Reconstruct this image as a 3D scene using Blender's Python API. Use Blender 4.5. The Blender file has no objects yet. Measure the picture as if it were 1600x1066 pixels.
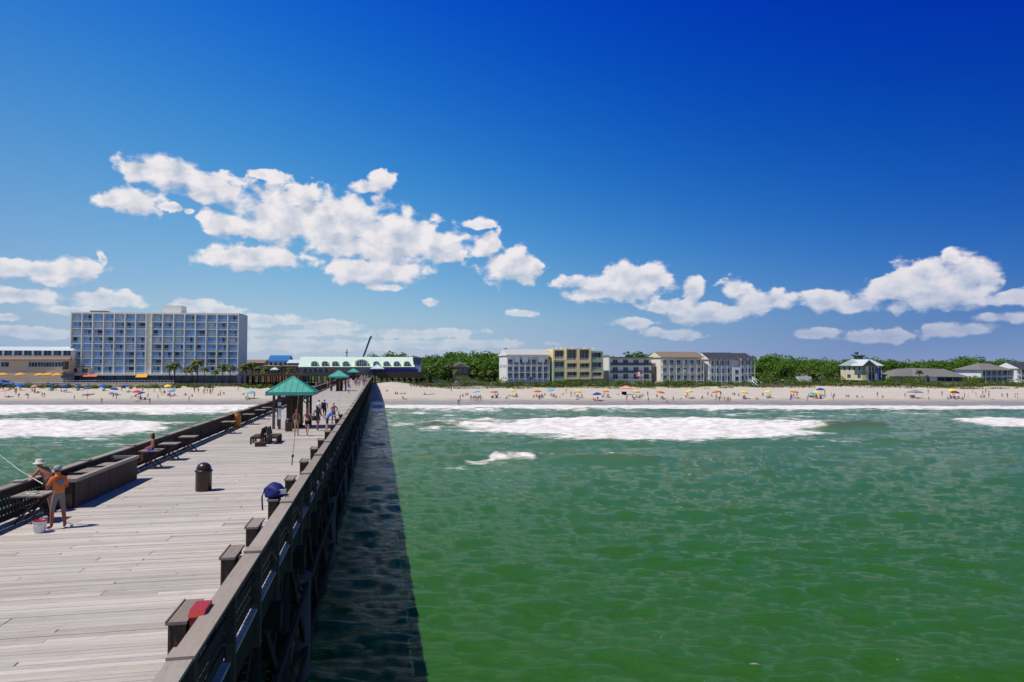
import bpy, bmesh, math, random
import numpy as np
from mathutils import Vector, Matrix
random.seed(7); rng = np.random.default_rng(7)
R = math.radians
SC = bpy.context.scene
COL = SC.collection

# ------------------------------------------------------------------ camera
F = 1062.0; CAMZ = 11.0; PITCH = R(2.1)
cam = bpy.data.cameras.new('camera'); camo = bpy.data.objects.new('camera', cam); COL.objects.link(camo)
cam.sensor_width = 36; cam.lens = 36 * F / 1600; cam.clip_start = .2; cam.clip_end = 20000
camo.location = (0, 0, CAMZ); camo.rotation_euler = (R(90) + PITCH, 0, 0); SC.camera = camo

def ray(px, py):
    u = (px - 800) / F; v = (533 - py) / F
    return np.array([u, math.cos(PITCH) - v * math.sin(PITCH), math.sin(PITCH) + v * math.cos(PITCH)])
def atz(px, py, z):                  # photo point on a level plane
    r = ray(px, py); k = (z - CAMZ) / r[2]; return (r[0] * k, r[1] * k, z)
def atd(px, py, d):                  # photo point at a distance from the viewpoint (metres along Y)
    r = ray(px, py); k = d / r[1]; return (r[0] * k, d, CAMZ + r[2] * k)

# ------------------------------------------------------------------ light, sky, exposure
SUN_EL = R(61); SUN_AZ = R(24)       # sun on the left, a little behind the viewer
sdir = Vector((-math.cos(SUN_EL) * math.cos(SUN_AZ), -math.cos(SUN_EL) * math.sin(SUN_AZ), math.sin(SUN_EL)))
sun = bpy.data.lights.new('sun', 'SUN'); suno = bpy.data.objects.new('sun', sun); COL.objects.link(suno)
sun.energy = 4.3; sun.angle = R(.53); sun.color = (1.0, .94, .85)
suno.location = (-60, -20, 120); suno.rotation_euler = (-sdir).to_track_quat('-Z', 'Y').to_euler()
SC.view_settings.view_transform = 'Standard'; SC.view_settings.look = 'None'
SC.view_settings.exposure = 0.0; SC.view_settings.gamma = 1.0; SC.view_settings.use_curve_mapping = False
SC.render.engine = 'CYCLES'
SC.cycles.max_bounces = 6; SC.cycles.diffuse_bounces = 3; SC.cycles.glossy_bounces = 3; SC.cycles.transmission_bounces = 3
SC.cycles.use_denoising = True; SC.cycles.caustics_reflective = False; SC.cycles.caustics_refractive = False

world = bpy.data.worlds.new('World'); SC.world = world; world.use_nodes = True
try:
    world.cycles.sampling_method = 'MANUAL'; world.cycles.sample_map_resolution = 512
except Exception: pass
WT = world.node_tree; WN = WT.nodes; bg = WN['Background']
def nd(t, typ, **kw):
    n = t.nodes.new(typ)
    for k, v in kw.items(): setattr(n, k, v)
    return n
def mth(t, op, a, b=None, c=None, clamp=False):
    n = t.nodes.new('ShaderNodeMath'); n.operation = op; n.use_clamp = clamp
    for i, x in enumerate((a, b, c)):
        if x is None: continue
        if hasattr(x, 'links') or isinstance(x, bpy.types.NodeSocket): t.links.new(x, n.inputs[i])
        else: n.inputs[i].default_value = x
    return n.outputs[0]
def vmth(t, op, a, b=None, c=None):
    n = t.nodes.new('ShaderNodeVectorMath'); n.operation = op
    for i, x in enumerate((a, b, c)):
        if x is None: continue
        if isinstance(x, bpy.types.NodeSocket): t.links.new(x, n.inputs[i])
        else: n.inputs[i].default_value = x
    return n.outputs['Value'] if op in ('LENGTH', 'DOT_PRODUCT', 'DISTANCE') else n.outputs[0]
def sstep(t, x, a, b, lo=0., hi=1.):
    n = t.nodes.new('ShaderNodeMapRange'); n.interpolation_type = 'SMOOTHSTEP'
    t.links.new(x, n.inputs[0])
    for i, v in enumerate((a, b, lo, hi)): n.inputs[i + 1].default_value = v
    return n.outputs[0]
def mixc(t, fac, a, b, mode='MIX'):
    n = t.nodes.new('ShaderNodeMix'); n.data_type = 'RGBA'; n.blend_type = mode
    for i, x in ((0, fac), (6, a), (7, b)):
        if isinstance(x, bpy.types.NodeSocket): t.links.new(x, n.inputs[i])
        elif i == 0: n.inputs[0].default_value = x
        else: n.inputs[i].default_value = (x[0], x[1], x[2], 1)
    return n.outputs[2]

tc = nd(WT, 'ShaderNodeTexCoord'); V = tc.outputs['Generated']
V = vmth(WT, 'NORMALIZE', V)
sx = nd(WT, 'ShaderNodeSeparateXYZ'); WT.links.new(V, sx.inputs[0])
zc = mth(WT, 'MAXIMUM', sx.outputs[2], .067)
cv = nd(WT, 'ShaderNodeCombineXYZ'); WT.links.new(sx.outputs[0], cv.inputs[0]); WT.links.new(sx.outputs[1], cv.inputs[1]); WT.links.new(zc, cv.inputs[2])
sky = nd(WT, 'ShaderNodeTexSky', sky_type='NISHITA', sun_disc=False, sun_elevation=SUN_EL, sun_rotation=R(-90) - SUN_AZ,
         air_density=1.0, dust_density=.3, ozone_density=3.0)
WT.links.new(cv.outputs[0], sky.inputs[0])
ss = nd(WT, 'ShaderNodeSeparateColor'); WT.links.new(sky.outputs[0], ss.inputs[0])
# clear-air grading of the whole sky: deeper with height and away from the sun (as through a polarising filter)
ze = mth(WT, 'MINIMUM', mth(WT, 'MAXIMUM', sx.outputs[2], 0.), .48)
ct = mth(WT, 'MINIMUM', mth(WT, 'MAXIMUM', vmth(WT, 'DOT_PRODUCT', V, tuple(sdir)), -.36), mth(WT, 'MULTIPLY_ADD', ze, .9, .22))
z2 = mth(WT, 'MULTIPLY', ze, ze); zct = mth(WT, 'MULTIPLY', ze, ct); ct2 = mth(WT, 'MULTIPLY', ct, ct)
GR = [(-.275, -.283, -32.31, -1.636, 33.542, -9.401), (-.283, 1.796, -15.485, -.98, 17.938, -6.977), (-.09, .774, -2.435, -.299, 5.304, -2.814)]
zen = sstep(WT, sx.outputs[2], .46, .98, 1., .2)      # goes on deepening towards the zenith
chs = []
for i, (a, b, c, d, e, g) in enumerate(GR):
    q = mth(WT, 'MULTIPLY_ADD', ze, b, a); q = mth(WT, 'MULTIPLY_ADD', z2, c, q)
    q = mth(WT, 'MULTIPLY_ADD', ct, d, q); q = mth(WT, 'MULTIPLY_ADD', zct, e, q); q = mth(WT, 'MULTIPLY_ADD', ct2, g, q)
    n = mth(WT, 'POWER', mth(WT, 'MULTIPLY', ss.outputs[i], .1), .7)
    chs.append(mth(WT, 'MULTIPLY', mth(WT, 'MULTIPLY', n, zen), mth(WT, 'EXPONENT', q)))
cc = nd(WT, 'ShaderNodeCombineColor')
for i in range(3): WT.links.new(chs[i], cc.inputs[i])
skycol = cc.outputs[0]

# clouds: fair-weather cumulus at fixed bearings and heights of the sky dome (azimuth, elevation in degrees)
def azel(px, py):
    r = ray(px, py); return math.degrees(math.atan2(r[0], r[1])), math.degrees(math.atan2(r[2], math.hypot(r[0], r[1])))
CL = [(265,272,62,26),(228,268,38,22),(320,288,50,24),(352,300,26,20),(208,314,46,22),(178,312,30,11),(268,324,28,7),(293,330,9,5),
 (420,274,34,9),(345,348,36,22),(430,335,76,46),(478,312,26,24),(400,402,88,19),(525,350,92,48),(615,372,92,42),(690,385,46,26),
 (590,424,74,22),(602,447,36,6),(748,350,26,8),(762,384,27,20),(800,416,46,28),(838,418,15,16),(574,293,28,9),(597,283,18,18),
 (675,471,14,6),(815,489,22,6),(15,418,50,15),(70,424,52,15),(122,420,44,18),(160,404,9,12),(35,460,62,13),(172,470,55,15),(120,486,60,9),(12,496,30,7),
 (308,478,38,12),(346,486,28,9),(985,441,66,28),(908,441,40,11),(940,458,52,15),(1084,455,16,22),(1048,478,56,11),(1100,490,72,18),(1146,450,24,17),(1192,470,50,18),
 (985,503,30,10),(1050,521,46,8),(1485,402,17,14),(1455,432,62,30),(1502,428,46,34),(1398,452,52,26),(1545,442,30,20),(1345,476,46,13),(1284,470,42,16),
 (1470,460,74,26),(1580,464,42,12),(1566,496,66,9),(1278,521,42,8),(1372,527,82,11),(1490,517,70,10),(420,502,58,9),(520,511,52,9),(655,521,90,8),(470,522,110,6),(470,540,160,9),(700,538,130,7),(60,520,120,8)]
az = mth(WT, 'MULTIPLY', mth(WT, 'ARCTAN2', sx.outputs[0], sx.outputs[1]), 180 / math.pi)
el = mth(WT, 'MULTIPLY', mth(WT, 'ARCSINE', sx.outputs[2]), 180 / math.pi)
pv = nd(WT, 'ShaderNodeCombineXYZ'); WT.links.new(az, pv.inputs[0]); WT.links.new(el, pv.inputs[1]); P = pv.outputs[0]
def noise(t, vec, scale, detail, rough=.55, dist=0., typ='FBM', out=0):
    n = nd(t, 'ShaderNodeTexNoise'); t.links.new(vec, n.inputs['Vector']); n.noise_type = typ
    n.inputs['Scale'].default_value = scale; n.inputs['Detail'].default_value = detail
    n.inputs['Roughness'].default_value = rough; n.inputs['Distortion'].default_value = dist
    return n.outputs[out]
wv = vmth(WT, 'SUBTRACT', noise(WT, P, .45, 4, .6, out=1), (.5, .5, .5))
Pw = vmth(WT, 'MULTIPLY_ADD', wv, (1.5, .9, 0), P)
def blobs(t, Pin, lst):
    cur = None
    for (a0, e0, ia, ie) in lst:
        L = vmth(t, 'LENGTH', vmth(t, 'MULTIPLY_ADD', Pin, (ia, ie, 0), (-a0 * ia, -e0 * ie, 0)))
        if cur is None: cur = L
        else:
            n = nd(t, 'ShaderNodeMath', operation='SMOOTH_MIN'); t.links.new(cur, n.inputs[0]); t.links.new(L, n.inputs[1]); n.inputs[2].default_value = .2
            cur = n.outputs[0]
    return cur
BL = []
for (x, y, rx, ry) in CL:
    a0, e0 = azel(x, y); a1, _ = azel(x + rx, y); _, e1 = azel(x, y - ry)
    BL.append((a0, e0, 1 / abs(a1 - a0), 1 / abs(e1 - e0)))
Pe = vmth(WT, 'MULTIPLY', P, (1., 1.35, 1.))
n1 = noise(WT, Pe, .60, 7, .50, .2); n1s = noise(WT, vmth(WT, 'ADD', Pe, (-.42, .62, 0)), .62, 4, .5, .25)
nf = noise(WT, vmth(WT, 'MULTIPLY', P, (.5, 1., 1.)), .5, 4, .6)
def cloud_bg(dist_c, up):
    core = mth(WT, 'SUBTRACT', 1.33, dist_c)
    dens = mth(WT, 'ADD', core, mth(WT, 'MULTIPLY_ADD', n1, 2.2, -1.2))
    soft = mth(WT, 'DIVIDE', dens, sstep(WT, nf, .35, .72, .26, .85))
    alpha = sstep(WT, soft, 0., 1.)
    alpha = mth(WT, 'MULTIPLY', alpha, sstep(WT, el, -.5, 6., .30, .97))
    below = sstep(WT, mth(WT, 'SUBTRACT', dist_c, up), -.05, .6)
    lit = mth(WT, 'MULTIPLY_ADD', mth(WT, 'SUBTRACT', n1, n1s), 2.1, .86)
    lit = mth(WT, 'SUBTRACT', lit, mth(WT, 'MULTIPLY', below, .72))
    lit = mth(WT, 'SUBTRACT', lit, sstep(WT, core, .5, 1.2, 0., .30), clamp=True)
    ccol = mixc(WT, lit, (.48, .54, .66), (.87, .83, .845))
    ccol = mixc(WT, sstep(WT, el, 0., 10., .42, 0.), ccol, skycol)
    return backg(mixc(WT, alpha, skycol, ccol))
def backg(col):
    k = nd(WT, 'ShaderNodeMix', data_type='RGBA', blend_type='MULTIPLY'); k.inputs[0].default_value = 1
    WT.links.new(col, k.inputs[6]); k.inputs[7].default_value = (10, 10, 10, 1)
    g = nd(WT, 'ShaderNodeBackground'); WT.links.new(k.outputs[2], g.inputs[0]); g.inputs[1].default_value = .1
    return g.outputs[0]
def mixs(fac, a, b):
    n = nd(WT, 'ShaderNodeMixShader'); WT.links.new(fac, n.inputs[0]); WT.links.new(a, n.inputs[1]); WT.links.new(b, n.inputs[2]); return n.outputs[0]
# the sector outside the picture: the same cumulus goes on around the horizon
Pb = vmth(WT, 'MULTIPLY', Pw, (.085, .2, 1))
def bandd(Pq): return mth(WT, 'ADD', mth(WT, 'MULTIPLY_ADD', noise(WT, Pq, 1., 3), -5.2, 3.6), mth(WT, 'MULTIPLY', mth(WT, 'ABSOLUTE', mth(WT, 'SUBTRACT', el, 9.)), .07))
cur = cloud_bg(bandd(Pb), bandd(vmth(WT, 'ADD', Pb, (-.02, .17, 0))))
edges = [-46, azel(300, 400)[0], azel(560, 400)[0], azel(862, 400)[0], azel(1232, 400)[0], 46]
for i in range(5):
    lst = [q for q in BL if q[0] + 1 / q[2] + 3.0 > edges[i] and q[0] - 1 / q[2] - 3.0 < edges[i + 1]]
    s_ = cloud_bg(blobs(WT, Pw, lst), blobs(WT, vmth(WT, 'ADD', Pw, (-.25, .9, 0)), lst))
    inside = mth(WT, 'MULTIPLY', mth(WT, 'GREATER_THAN', az, edges[i]), mth(WT, 'LESS_THAN', az, edges[i + 1]))
    cur = mixs(inside, cur, s_)
low = mth(WT, 'MULTIPLY', mth(WT, 'LESS_THAN', el, 23.), mth(WT, 'GREATER_THAN', el, -.5))
cur = mixs(low, backg(skycol), cur)
WT.links.new(cur, WN['World Output'].inputs[0])
WN.remove(bg)

# ------------------------------------------------------------------ materials
MATS = {}
def vsc(t, v, f):
    n = t.nodes.new('ShaderNodeVectorMath'); n.operation = 'SCALE'
    if isinstance(v, bpy.types.NodeSocket): t.links.new(v, n.inputs[0])
    else: n.inputs[0].default_value = v
    t.links.new(f, n.inputs['Scale']); return n.outputs[0]
def newmat(name):
    m = bpy.data.materials.new(name); m.use_nodes = True; MATS[name] = m
    return m, m.node_tree, m.node_tree.nodes['Principled BSDF']
def mat(name, col, rough=.7, var=.12, scale=2., bump=0., bscale=None, spec=.3, metal=0., stretch=None, isl=0.):
    if name in MATS: return MATS[name]
    m, t, b = newmat(name)
    geo = nd(t, 'ShaderNodeNewGeometry'); pos = geo.outputs['Position']
    if stretch: pos = vmth(t, 'MULTIPLY', pos, stretch)
    n = noise(t, pos, scale, 5, .6)
    f = mth(t, 'MULTIPLY_ADD', n, 2 * var, 1 - var)
    if isl:
        oi = nd(t, 'ShaderNodeObjectInfo')
        r = mth(t, 'FRACT', mth(t, 'ADD', geo.outputs['Random Per Island'], oi.outputs['Random']))
        f = mth(t, 'MULTIPLY', f, mth(t, 'MULTIPLY_ADD', r, 2 * isl, 1 - isl))
    c = vsc(t, col, f)
    t.links.new(c, b.inputs['Base Color'])
    b.inputs['Roughness'].default_value = rough; b.inputs['Specular IOR Level'].default_value = spec; b.inputs['Metallic'].default_value = metal
    if bump:
        bp = nd(t, 'ShaderNodeBump'); bp.inputs['Strength'].default_value = bump; bp.inputs['Distance'].default_value = .05
        t.links.new(noise(t, pos, bscale or scale * 4, 4), bp.inputs['Height']); t.links.new(bp.outputs[0], b.inputs['Normal'])
    return m
def tintmat(name, attr, rough=.75, spec=.2, var=.08, transl=0.):      # colour taken from the object's own tint
    m, t, b = newmat(name)
    a = nd(t, 'ShaderNodeAttribute', attribute_type='OBJECT', attribute_name=attr)
    geo = nd(t, 'ShaderNodeNewGeometry')
    f = mth(t, 'MULTIPLY_ADD', noise(t, geo.outputs['Position'], 9., 3), 2 * var, 1 - var)
    c = vsc(t, a.outputs['Color'], f)
    t.links.new(c, b.inputs['Base Color']); b.inputs['Roughness'].default_value = rough; b.inputs['Specular IOR Level'].default_value = spec
    return m
def glassmat(name, col, rough=.08, lo=.4, sp=1.2):
    m, t, b = newmat(name)
    geo = nd(t, 'ShaderNodeNewGeometry'); oi = nd(t, 'ShaderNodeObjectInfo')
    r = mth(t, 'FRACT', mth(t, 'ADD', geo.outputs['Random Per Island'], oi.outputs['Random']))
    c = vsc(t, col, mth(t, 'MULTIPLY_ADD', r, sp, lo))
    t.links.new(c, b.inputs['Base Color']); b.inputs['Roughness'].default_value = rough; b.inputs['Specular IOR Level'].default_value = .5
    return m

# ------------------------------------------------------------------ mesh building
class MB:
    def __init__(s): s.v = []; s.f = []; s.m = []
    def add(s, vs, fs, mi=0):
        o = len(s.v); s.v.extend([tuple(map(float, p)) for p in vs])
        for f in fs: s.f.append(tuple(i + o for i in f)); s.m.append(mi)
        return s
    def box(s, x0, x1, y0, y1, z0, z1, mi=0, M=None):
        vs = [(x, y, z) for z in (z0, z1) for y in (y0, y1) for x in (x0, x1)]
        if M is not None: vs = [tuple(M @ Vector(p)) for p in vs]
        return s.add(vs, [(0, 2, 3, 1), (4, 5, 7, 6), (0, 1, 5, 4), (2, 6, 7, 3), (0, 4, 6, 2), (1, 3, 7, 5)], mi)
    def bar(s, a, b, w, h=None, mi=0):          # rectangular bar from a to b
        a = Vector(a); b = Vector(b); d = (b - a).normalized(); h = h or w
        x = d.cross(Vector((0, 0, 1)))
        if x.length < 1e-3: x = Vector((1, 0, 0))
        x.normalize(); y = x.cross(d)
        vs = [p + x * (i * w / 2) + y * (j * h / 2) for p in (a, b) for i, j in ((-1, -1), (1, -1), (1, 1), (-1, 1))]
        return s.add(vs, [(0, 1, 2, 3), (7, 6, 5, 4), (0, 4, 5, 1), (1, 5, 6, 2), (2, 6, 7, 3), (3, 7, 4, 0)], mi)
    def tube(s, pts, rad, n=8, mi=0, cap=True):
        pts = [Vector(p) for p in pts]
        if not isinstance(rad, (list, tuple)): rad = [rad] * len(pts)
        o = len(s.v); vs = []
        for i, p in enumerate(pts):
            d = (pts[min(i + 1, len(pts) - 1)] - pts[max(i - 1, 0)]).normalized()
            x = d.cross(Vector((.3, .1, 1)) if abs(d.z) < .95 else Vector((0, 1, 0))).normalized(); y = d.cross(x)
            for k in range(n):
                a = 2 * math.pi * k / n; vs.append(p + (x * math.cos(a) + y * math.sin(a)) * rad[i])
        fs = []
        for i in range(len(pts) - 1):
            for k in range(n): k2 = (k + 1) % n; fs.append((i * n + k, i * n + k2, (i + 1) * n + k2, (i + 1) * n + k))
        if cap: fs.append(tuple(range(n))[::-1]); fs.append(tuple((len(pts) - 1) * n + k for k in range(n)))
        return s.add(vs, fs, mi)
    def lathe(s, prof, n=16, c=(0, 0, 0), mi=0):
        vs = []; fs = []
        for (r, z) in prof:
            for k in range(n): a = 2 * math.pi * k / n; vs.append((c[0] + r * math.cos(a), c[1] + r * math.sin(a), c[2] + z))
        for i in range(len(prof) - 1):
            for k in range(n): k2 = (k + 1) % n; fs.append((i * n + k, i * n + k2, (i + 1) * n + k2, (i + 1) * n + k))
        fs.append(tuple(range(n))[::-1]); fs.append(tuple((len(prof) - 1) * n + k for k in range(n)))
        return s.add(vs, fs, mi)
    def poly(s, pts, mi=0): return s.add(pts, [tuple(range(len(pts)))], mi)
    def prism(s, poly2, y0, y1, mi=0):           # outline in x,z pushed from y0 to y1
        n = len(poly2); vs = [(x, y0, z) for x, z in poly2] + [(x, y1, z) for x, z in poly2]
        fs = [tuple(range(n)), tuple(range(2 * n - 1, n - 1, -1))] + [(i, i + n, (i + 1) % n + n, (i + 1) % n) for i in range(n)]
        return s.add(vs, fs, mi)
    def prismx(s, poly2, x0, x1, mi=0):          # outline in y,z pushed along x
        n = len(poly2); vs = [(x0, y, z) for y, z in poly2] + [(x1, y, z) for y, z in poly2]
        fs = [tuple(range(n))[::-1], tuple(range(n, 2 * n))] + [(i, (i + 1) % n, (i + 1) % n + n, i + n) for i in range(n)]
        return s.add(vs, fs, mi)
    def mesh(s, name, mats, smooth=False):
        me = bpy.data.meshes.new(name); me.from_pydata(s.v, [], s.f)
        for m in (mats if isinstance(mats, (list, tuple)) else [mats]): me.materials.append(m)
        me.polygons.foreach_set('material_index', s.m)
        if smooth: me.polygons.foreach_set('use_smooth', [True] * len(s.f))
        me.update(); return me
    def build(s, name, mats, parent=None, smooth=False): return link(name, s.mesh(name, mats, smooth), parent)
def link(name, data, parent=None, loc=None, rot=None, scale=None):
    o = bpy.data.objects.new(name, data); COL.objects.link(o)
    if parent is not None: o.parent = parent
    if loc is not None: o.location = loc
    if rot is not None: o.rotation_euler = rot if hasattr(rot, '__len__') else (0, 0, rot)
    if scale is not None: o.scale = scale if hasattr(scale, '__len__') else (scale,) * 3
    return o
def tag(o, label=None, cat=None, group=None, kind=None):
    if label: o['label'] = label
    if cat: o['category'] = cat
    if group: o['group'] = group
    if kind: o['kind'] = kind
    return o
def thing(name, label, cat, loc=(0, 0, 0), rot=0, group=None, scale=None):
    return tag(link(name, None, None, loc, rot, scale), label, cat, group)
ORD = 'first second third fourth fifth sixth seventh eighth ninth tenth eleventh twelfth thirteenth fourteenth fifteenth sixteenth seventeenth eighteenth nineteenth twentieth'.split()
TEN = {20: 'twenty', 30: 'thirty', 40: 'forty', 50: 'fifty', 60: 'sixty'}
def ordw(i):                                     # 0-based
    n = i + 1
    if n <= 20: return ORD[i]
    if n % 10 == 0: return {30: 'thirtieth', 40: 'fortieth', 50: 'fiftieth', 60: 'sixtieth'}[n]
    return TEN[n // 10 * 10] + ' ' + ORD[n % 10 - 1]

# smooth value noise for geometry
_tab = rng.random((256, 256))
def vnoise(x, y):
    x = np.asarray(x, float); y = np.asarray(y, float)
    xi = np.floor(x).astype(int); yi = np.floor(y).astype(int); fx = x - xi; fy = y - yi
    fx = fx * fx * (3 - 2 * fx); fy = fy * fy * (3 - 2 * fy)
    g = lambda a, b: _tab[a & 255, b & 255]
    return (g(xi, yi) * (1 - fx) + g(xi + 1, yi) * fx) * (1 - fy) + (g(xi, yi + 1) * (1 - fx) + g(xi + 1, yi + 1) * fx) * fy
def fbm(x, y, o=4):
    s = 0; a = .5; n = 0
    for i in range(o): s = s + a * vnoise(x * 2 ** i + 17 * i, y * 2 ** i + 5 * i); n += a; a *= .5
    return s / n
def sm(x, a, b):
    t = np.clip((x - a) / (b - a), 0, 1); return t * t * (3 - 2 * t)

# ------------------------------------------------------------------ sea
PA = math.atan(208 / F)                          # the pier runs this far to the left of the view
PD = Vector((-math.sin(PA), math.cos(PA), 0)); PT = Vector((math.cos(PA), math.sin(PA), 0))
DECK = 6.3
def pier(s, t, z=0.): p = PD * s + PT * t; return (p.x, p.y, z)

py_rows = np.concatenate([np.linspace(626, 700, 150), np.linspace(700.6, 1300, 400)])
rows = CAMZ * F / (py_rows - 572); rows = np.concatenate([rows, np.linspace(rows[-1] - .5, 1.5, 30)])
us = np.linspace(-1.12, 1.12, 640)
YY, UU = np.meshgrid(rows, us, indexing='ij'); XX = UU * np.maximum(YY, 6)
def interp(x, pts): return np.interp(x, [p[0] for p in pts], [p[1] for p in pts])
PX = 800 + F * XX / YY; PY = 572 + CAMZ * F / YY            # where the photo shows each point of the level water
H = np.zeros_like(XX)
spacing = np.maximum(np.abs(np.gradient(rows))[:, None] + 0 * XX, (us[1] - us[0]) * YY)
wob = (fbm(XX / 22, YY / 22, 3) - .5)
for k in range(34):
    lam = .8 * (6. / .8) ** (k / 33.); th = rng.normal(0, .5); ph = rng.random() * 6.28
    amp = .0085 * lam ** .6 * rng.uniform(.6, 1.2)
    fade = np.clip(lam / (2.2 * spacing) - .6, 0, 1)
    kk = 2 * math.pi / lam; q = kk * (XX * math.sin(th) + YY * math.cos(th)) + ph + 3 * wob * (1 + 3 / lam)
    H += fade * amp * (np.sin(q) + .3 * np.sin(2 * q + .5)) * (.55 + .9 * vnoise(XX / 9 + 3 * k, YY / 9 + k))
H *= sm(YY, 210, 170)
# swell lines rolling to the beach, in plan: distance at each bearing, height, half width
def crest(pts, h, w, x0, x1, soft=6., foamback=0):
    yc = CAMZ * F / (interp(PX, pts) - 572) + 3 * (fbm(XX / 11, XX / 11 + 9, 3) - .5)
    env = sm(XX, x0, x0 + soft) * sm(-XX, -x1, -x1 + soft)
    d = YY - yc
    return h * env * np.exp(-np.where(d > 0, d / (w * .7), d / w) ** 2) * (.7 + .6 * vnoise(XX / 5, YY / 40))
H += crest([(590, 668), (720, 664), (1000, 662), (1300, 668), (1600, 664)], 1.05, 4.5, -24, 75, 12)
H += crest([(590, 718), (780, 714), (900, 716), (1300, 722), (1600, 725)], .55, 2.4, -19, 22, 10)
H += crest([(590, 690), (800, 694), (1200, 690), (1600, 684)], .35, 4, -25, 90, 12)
H += crest([(0, 668), (200, 668), (400, 672)], .9, 4.5, -160, -48, 12)
H += crest([(0, 641), (400, 641), (800, 641), (1600, 643)], .55, 3.5, -220, 220, 20)
H += crest([(0, 700), (300, 700)], .3, 4, -120, -40, 12)
H += crest([(590, 780), (1600, 800)], .16, 4, -15, 60, 12) + crest([(590, 860), (1600, 845)], .13, 3, -12, 60, 8)
# foam
FM = np.full(XX.shape, -1.)
def band(top, bot, x0, x1, ex, s=1., soft=4.):
    a = interp(PX, top); b = interp(PX, bot)
    v = np.minimum(PY - a, b - PY) / soft
    e = np.minimum(PX - x0, x1 - PX) / ex
    return np.minimum(np.minimum(v, e), 1.) * s
n_a = fbm(XX / 7, YY / 3.2, 5); n_b = fbm(XX / 2.6 + 40, YY / 1.4, 4); n_e = fbm(XX / 16 + 5, YY / 30, 4)
PY = PY + (n_e - .5) * 7 * np.clip((PY - 632) / 25, 0, 1)
FM = np.maximum(FM, band([(700, 670), (780, 662), (930, 654), (1240, 654), (1300, 660)], [(700, 672), (800, 681), (900, 686), (1080, 692), (1180, 688), (1290, 676)], 712, 1285, 60, 1.0, 7) + (n_a - .5) * 1.5 + .05)
FM = np.maximum(FM, band([(1480, 656), (1540, 652), (1700, 652)], [(1480, 659), (1560, 667), (1700, 670)], 1485, 2200, 30, 1., 4) + (n_a - .5) * 1.)
FM = np.maximum(FM, band([(-400, 654), (0, 656), (200, 656), (300, 660)], [(-400, 690), (0, 686), (140, 685), (220, 678), (300, 668)], -900, 298, 50, 1., 7) + (n_a - .5) * 1.5 + .02)
FM = np.maximum(FM, band([(-400, 629), (420, 630)], [(-400, 650), (0, 650), (120, 644), (250, 649), (340, 646), (440, 640)], -900, 470, 40, 1., 4) + (n_a - .5) * 1.5 + .1)
FM = np.maximum(FM, band([(560, 630), (1600, 633), (1800, 634)], [(560, 640), (700, 644), (1000, 643), (1250, 644), (1420, 643), (1560, 641), (1800, 643)], 540, 2200, 40, 1., 4) + (n_a - .5) * 1.6 + .02)
FM = np.maximum(FM, band([(735, 720), (765, 717), (775, 711), (832, 710)], [(735, 727), (760, 725), (775, 718), (832, 719)], 730, 834, 14, .75, 4) + (n_b - .5) * 2.0 - .1)
FM = np.maximum(FM, band([(640, 727), (720, 724)], [(640, 735), (720, 733)], 620, 725, 30, .5, 3) + (n_b - .5) * 1.8 - .25)
FM = np.maximum(FM, band([(560, 648), (720, 652)], [(560, 676), (720, 682)], 570, 800, 40, .4, 8) + (n_a - .5) * 2. - .52)
FM = np.maximum(FM, band([(560, 640), (1600, 642)], [(560, 654), (1600, 652)], 560, 2000, 40, .4, 6) + (n_a - .5) * 2.4 - .5)
FM = np.maximum(FM, band([(860, 690), (1340, 680)], [(860, 712), (1340, 700)], 860, 1400, 60, .4, 8) + (n_a - .5) * 2.4 - .85)
FM = np.maximum(FM, band([(-400, 686), (330, 676)], [(-400, 706), (330, 700)], -900, 330, 60, .5, 8) + (n_a - .5) * 2.4 - .5)
for (x, y, rx, ry) in [(1172, 1030, 11, 1.), (1566, 1046, 4, .8), (958, 706, 14, 1.2), (1075, 740, 5, 1), (870, 760, 6, 1), (1340, 770, 5, 1.2)]:
    FM = np.maximum(FM, (1 - np.hypot((PX - x) / rx, (PY - y) / ry)) * .7 + (n_b - .5) * 1.2)
FM = np.clip(FM, -1, 1.2)
H += np.clip(FM, 0, 1) * (.12 + .62 * (fbm(XX / 2.2, YY / 1.6, 4) - .35)) * sm(YY, 200, 175)
nr, nc = XX.shape
verts = np.stack([XX, YY, H], -1).reshape(-1, 3)
idx = np.arange(nr * nc).reshape(nr, nc)
quads = np.stack([idx[:-1, :-1], idx[1:, :-1], idx[1:, 1:], idx[:-1, 1:]], -1).reshape(-1, 4)
# open water beyond, a little lower so the wavy sheet lies over it
ext = np.array([(-4000, -4000, -1.3), (4000, -4000, -1.3), (4000, 260, -1.3), (-4000, 260, -1.3)])
nv = len(verts); verts = np.vstack([verts, ext]); quads = np.vstack([quads, [[nv, nv + 1, nv + 2, nv + 3]]])
me = bpy.data.meshes.new('sea'); me.vertices.add(len(verts)); me.vertices.foreach_set('co', verts.ravel())
me.loops.add(quads.size); me.loops.foreach_set('vertex_index', quads.ravel().astype(np.int32))
me.polygons.add(len(quads)); me.polygons.foreach_set('loop_start', np.arange(0, quads.size, 4, dtype=np.int32))
me.update(calc_edges=True); me.validate(); me.polygons.foreach_set('use_smooth', np.ones(len(me.polygons), bool))
at = me.attributes.new('foam', 'FLOAT', 'POINT'); at.data.foreach_set('value', np.concatenate([FM.ravel(), -np.ones(4)]).astype(np.float32))
hh = np.concatenate([H.ravel(), np.zeros(4)]).astype(np.float32)
at = me.attributes.new('crest', 'FLOAT', 'POINT'); at.data.foreach_set('value', hh)
m, t, b = newmat('sea_water')
geo = nd(t, 'ShaderNodeNewGeometry'); pos = geo.outputs['Position']
fo = nd(t, 'ShaderNodeAttribute', attribute_name='foam').outputs['Fac']; cr = nd(t, 'ShaderNodeAttribute', attribute_name='crest').outputs['Fac']
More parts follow.
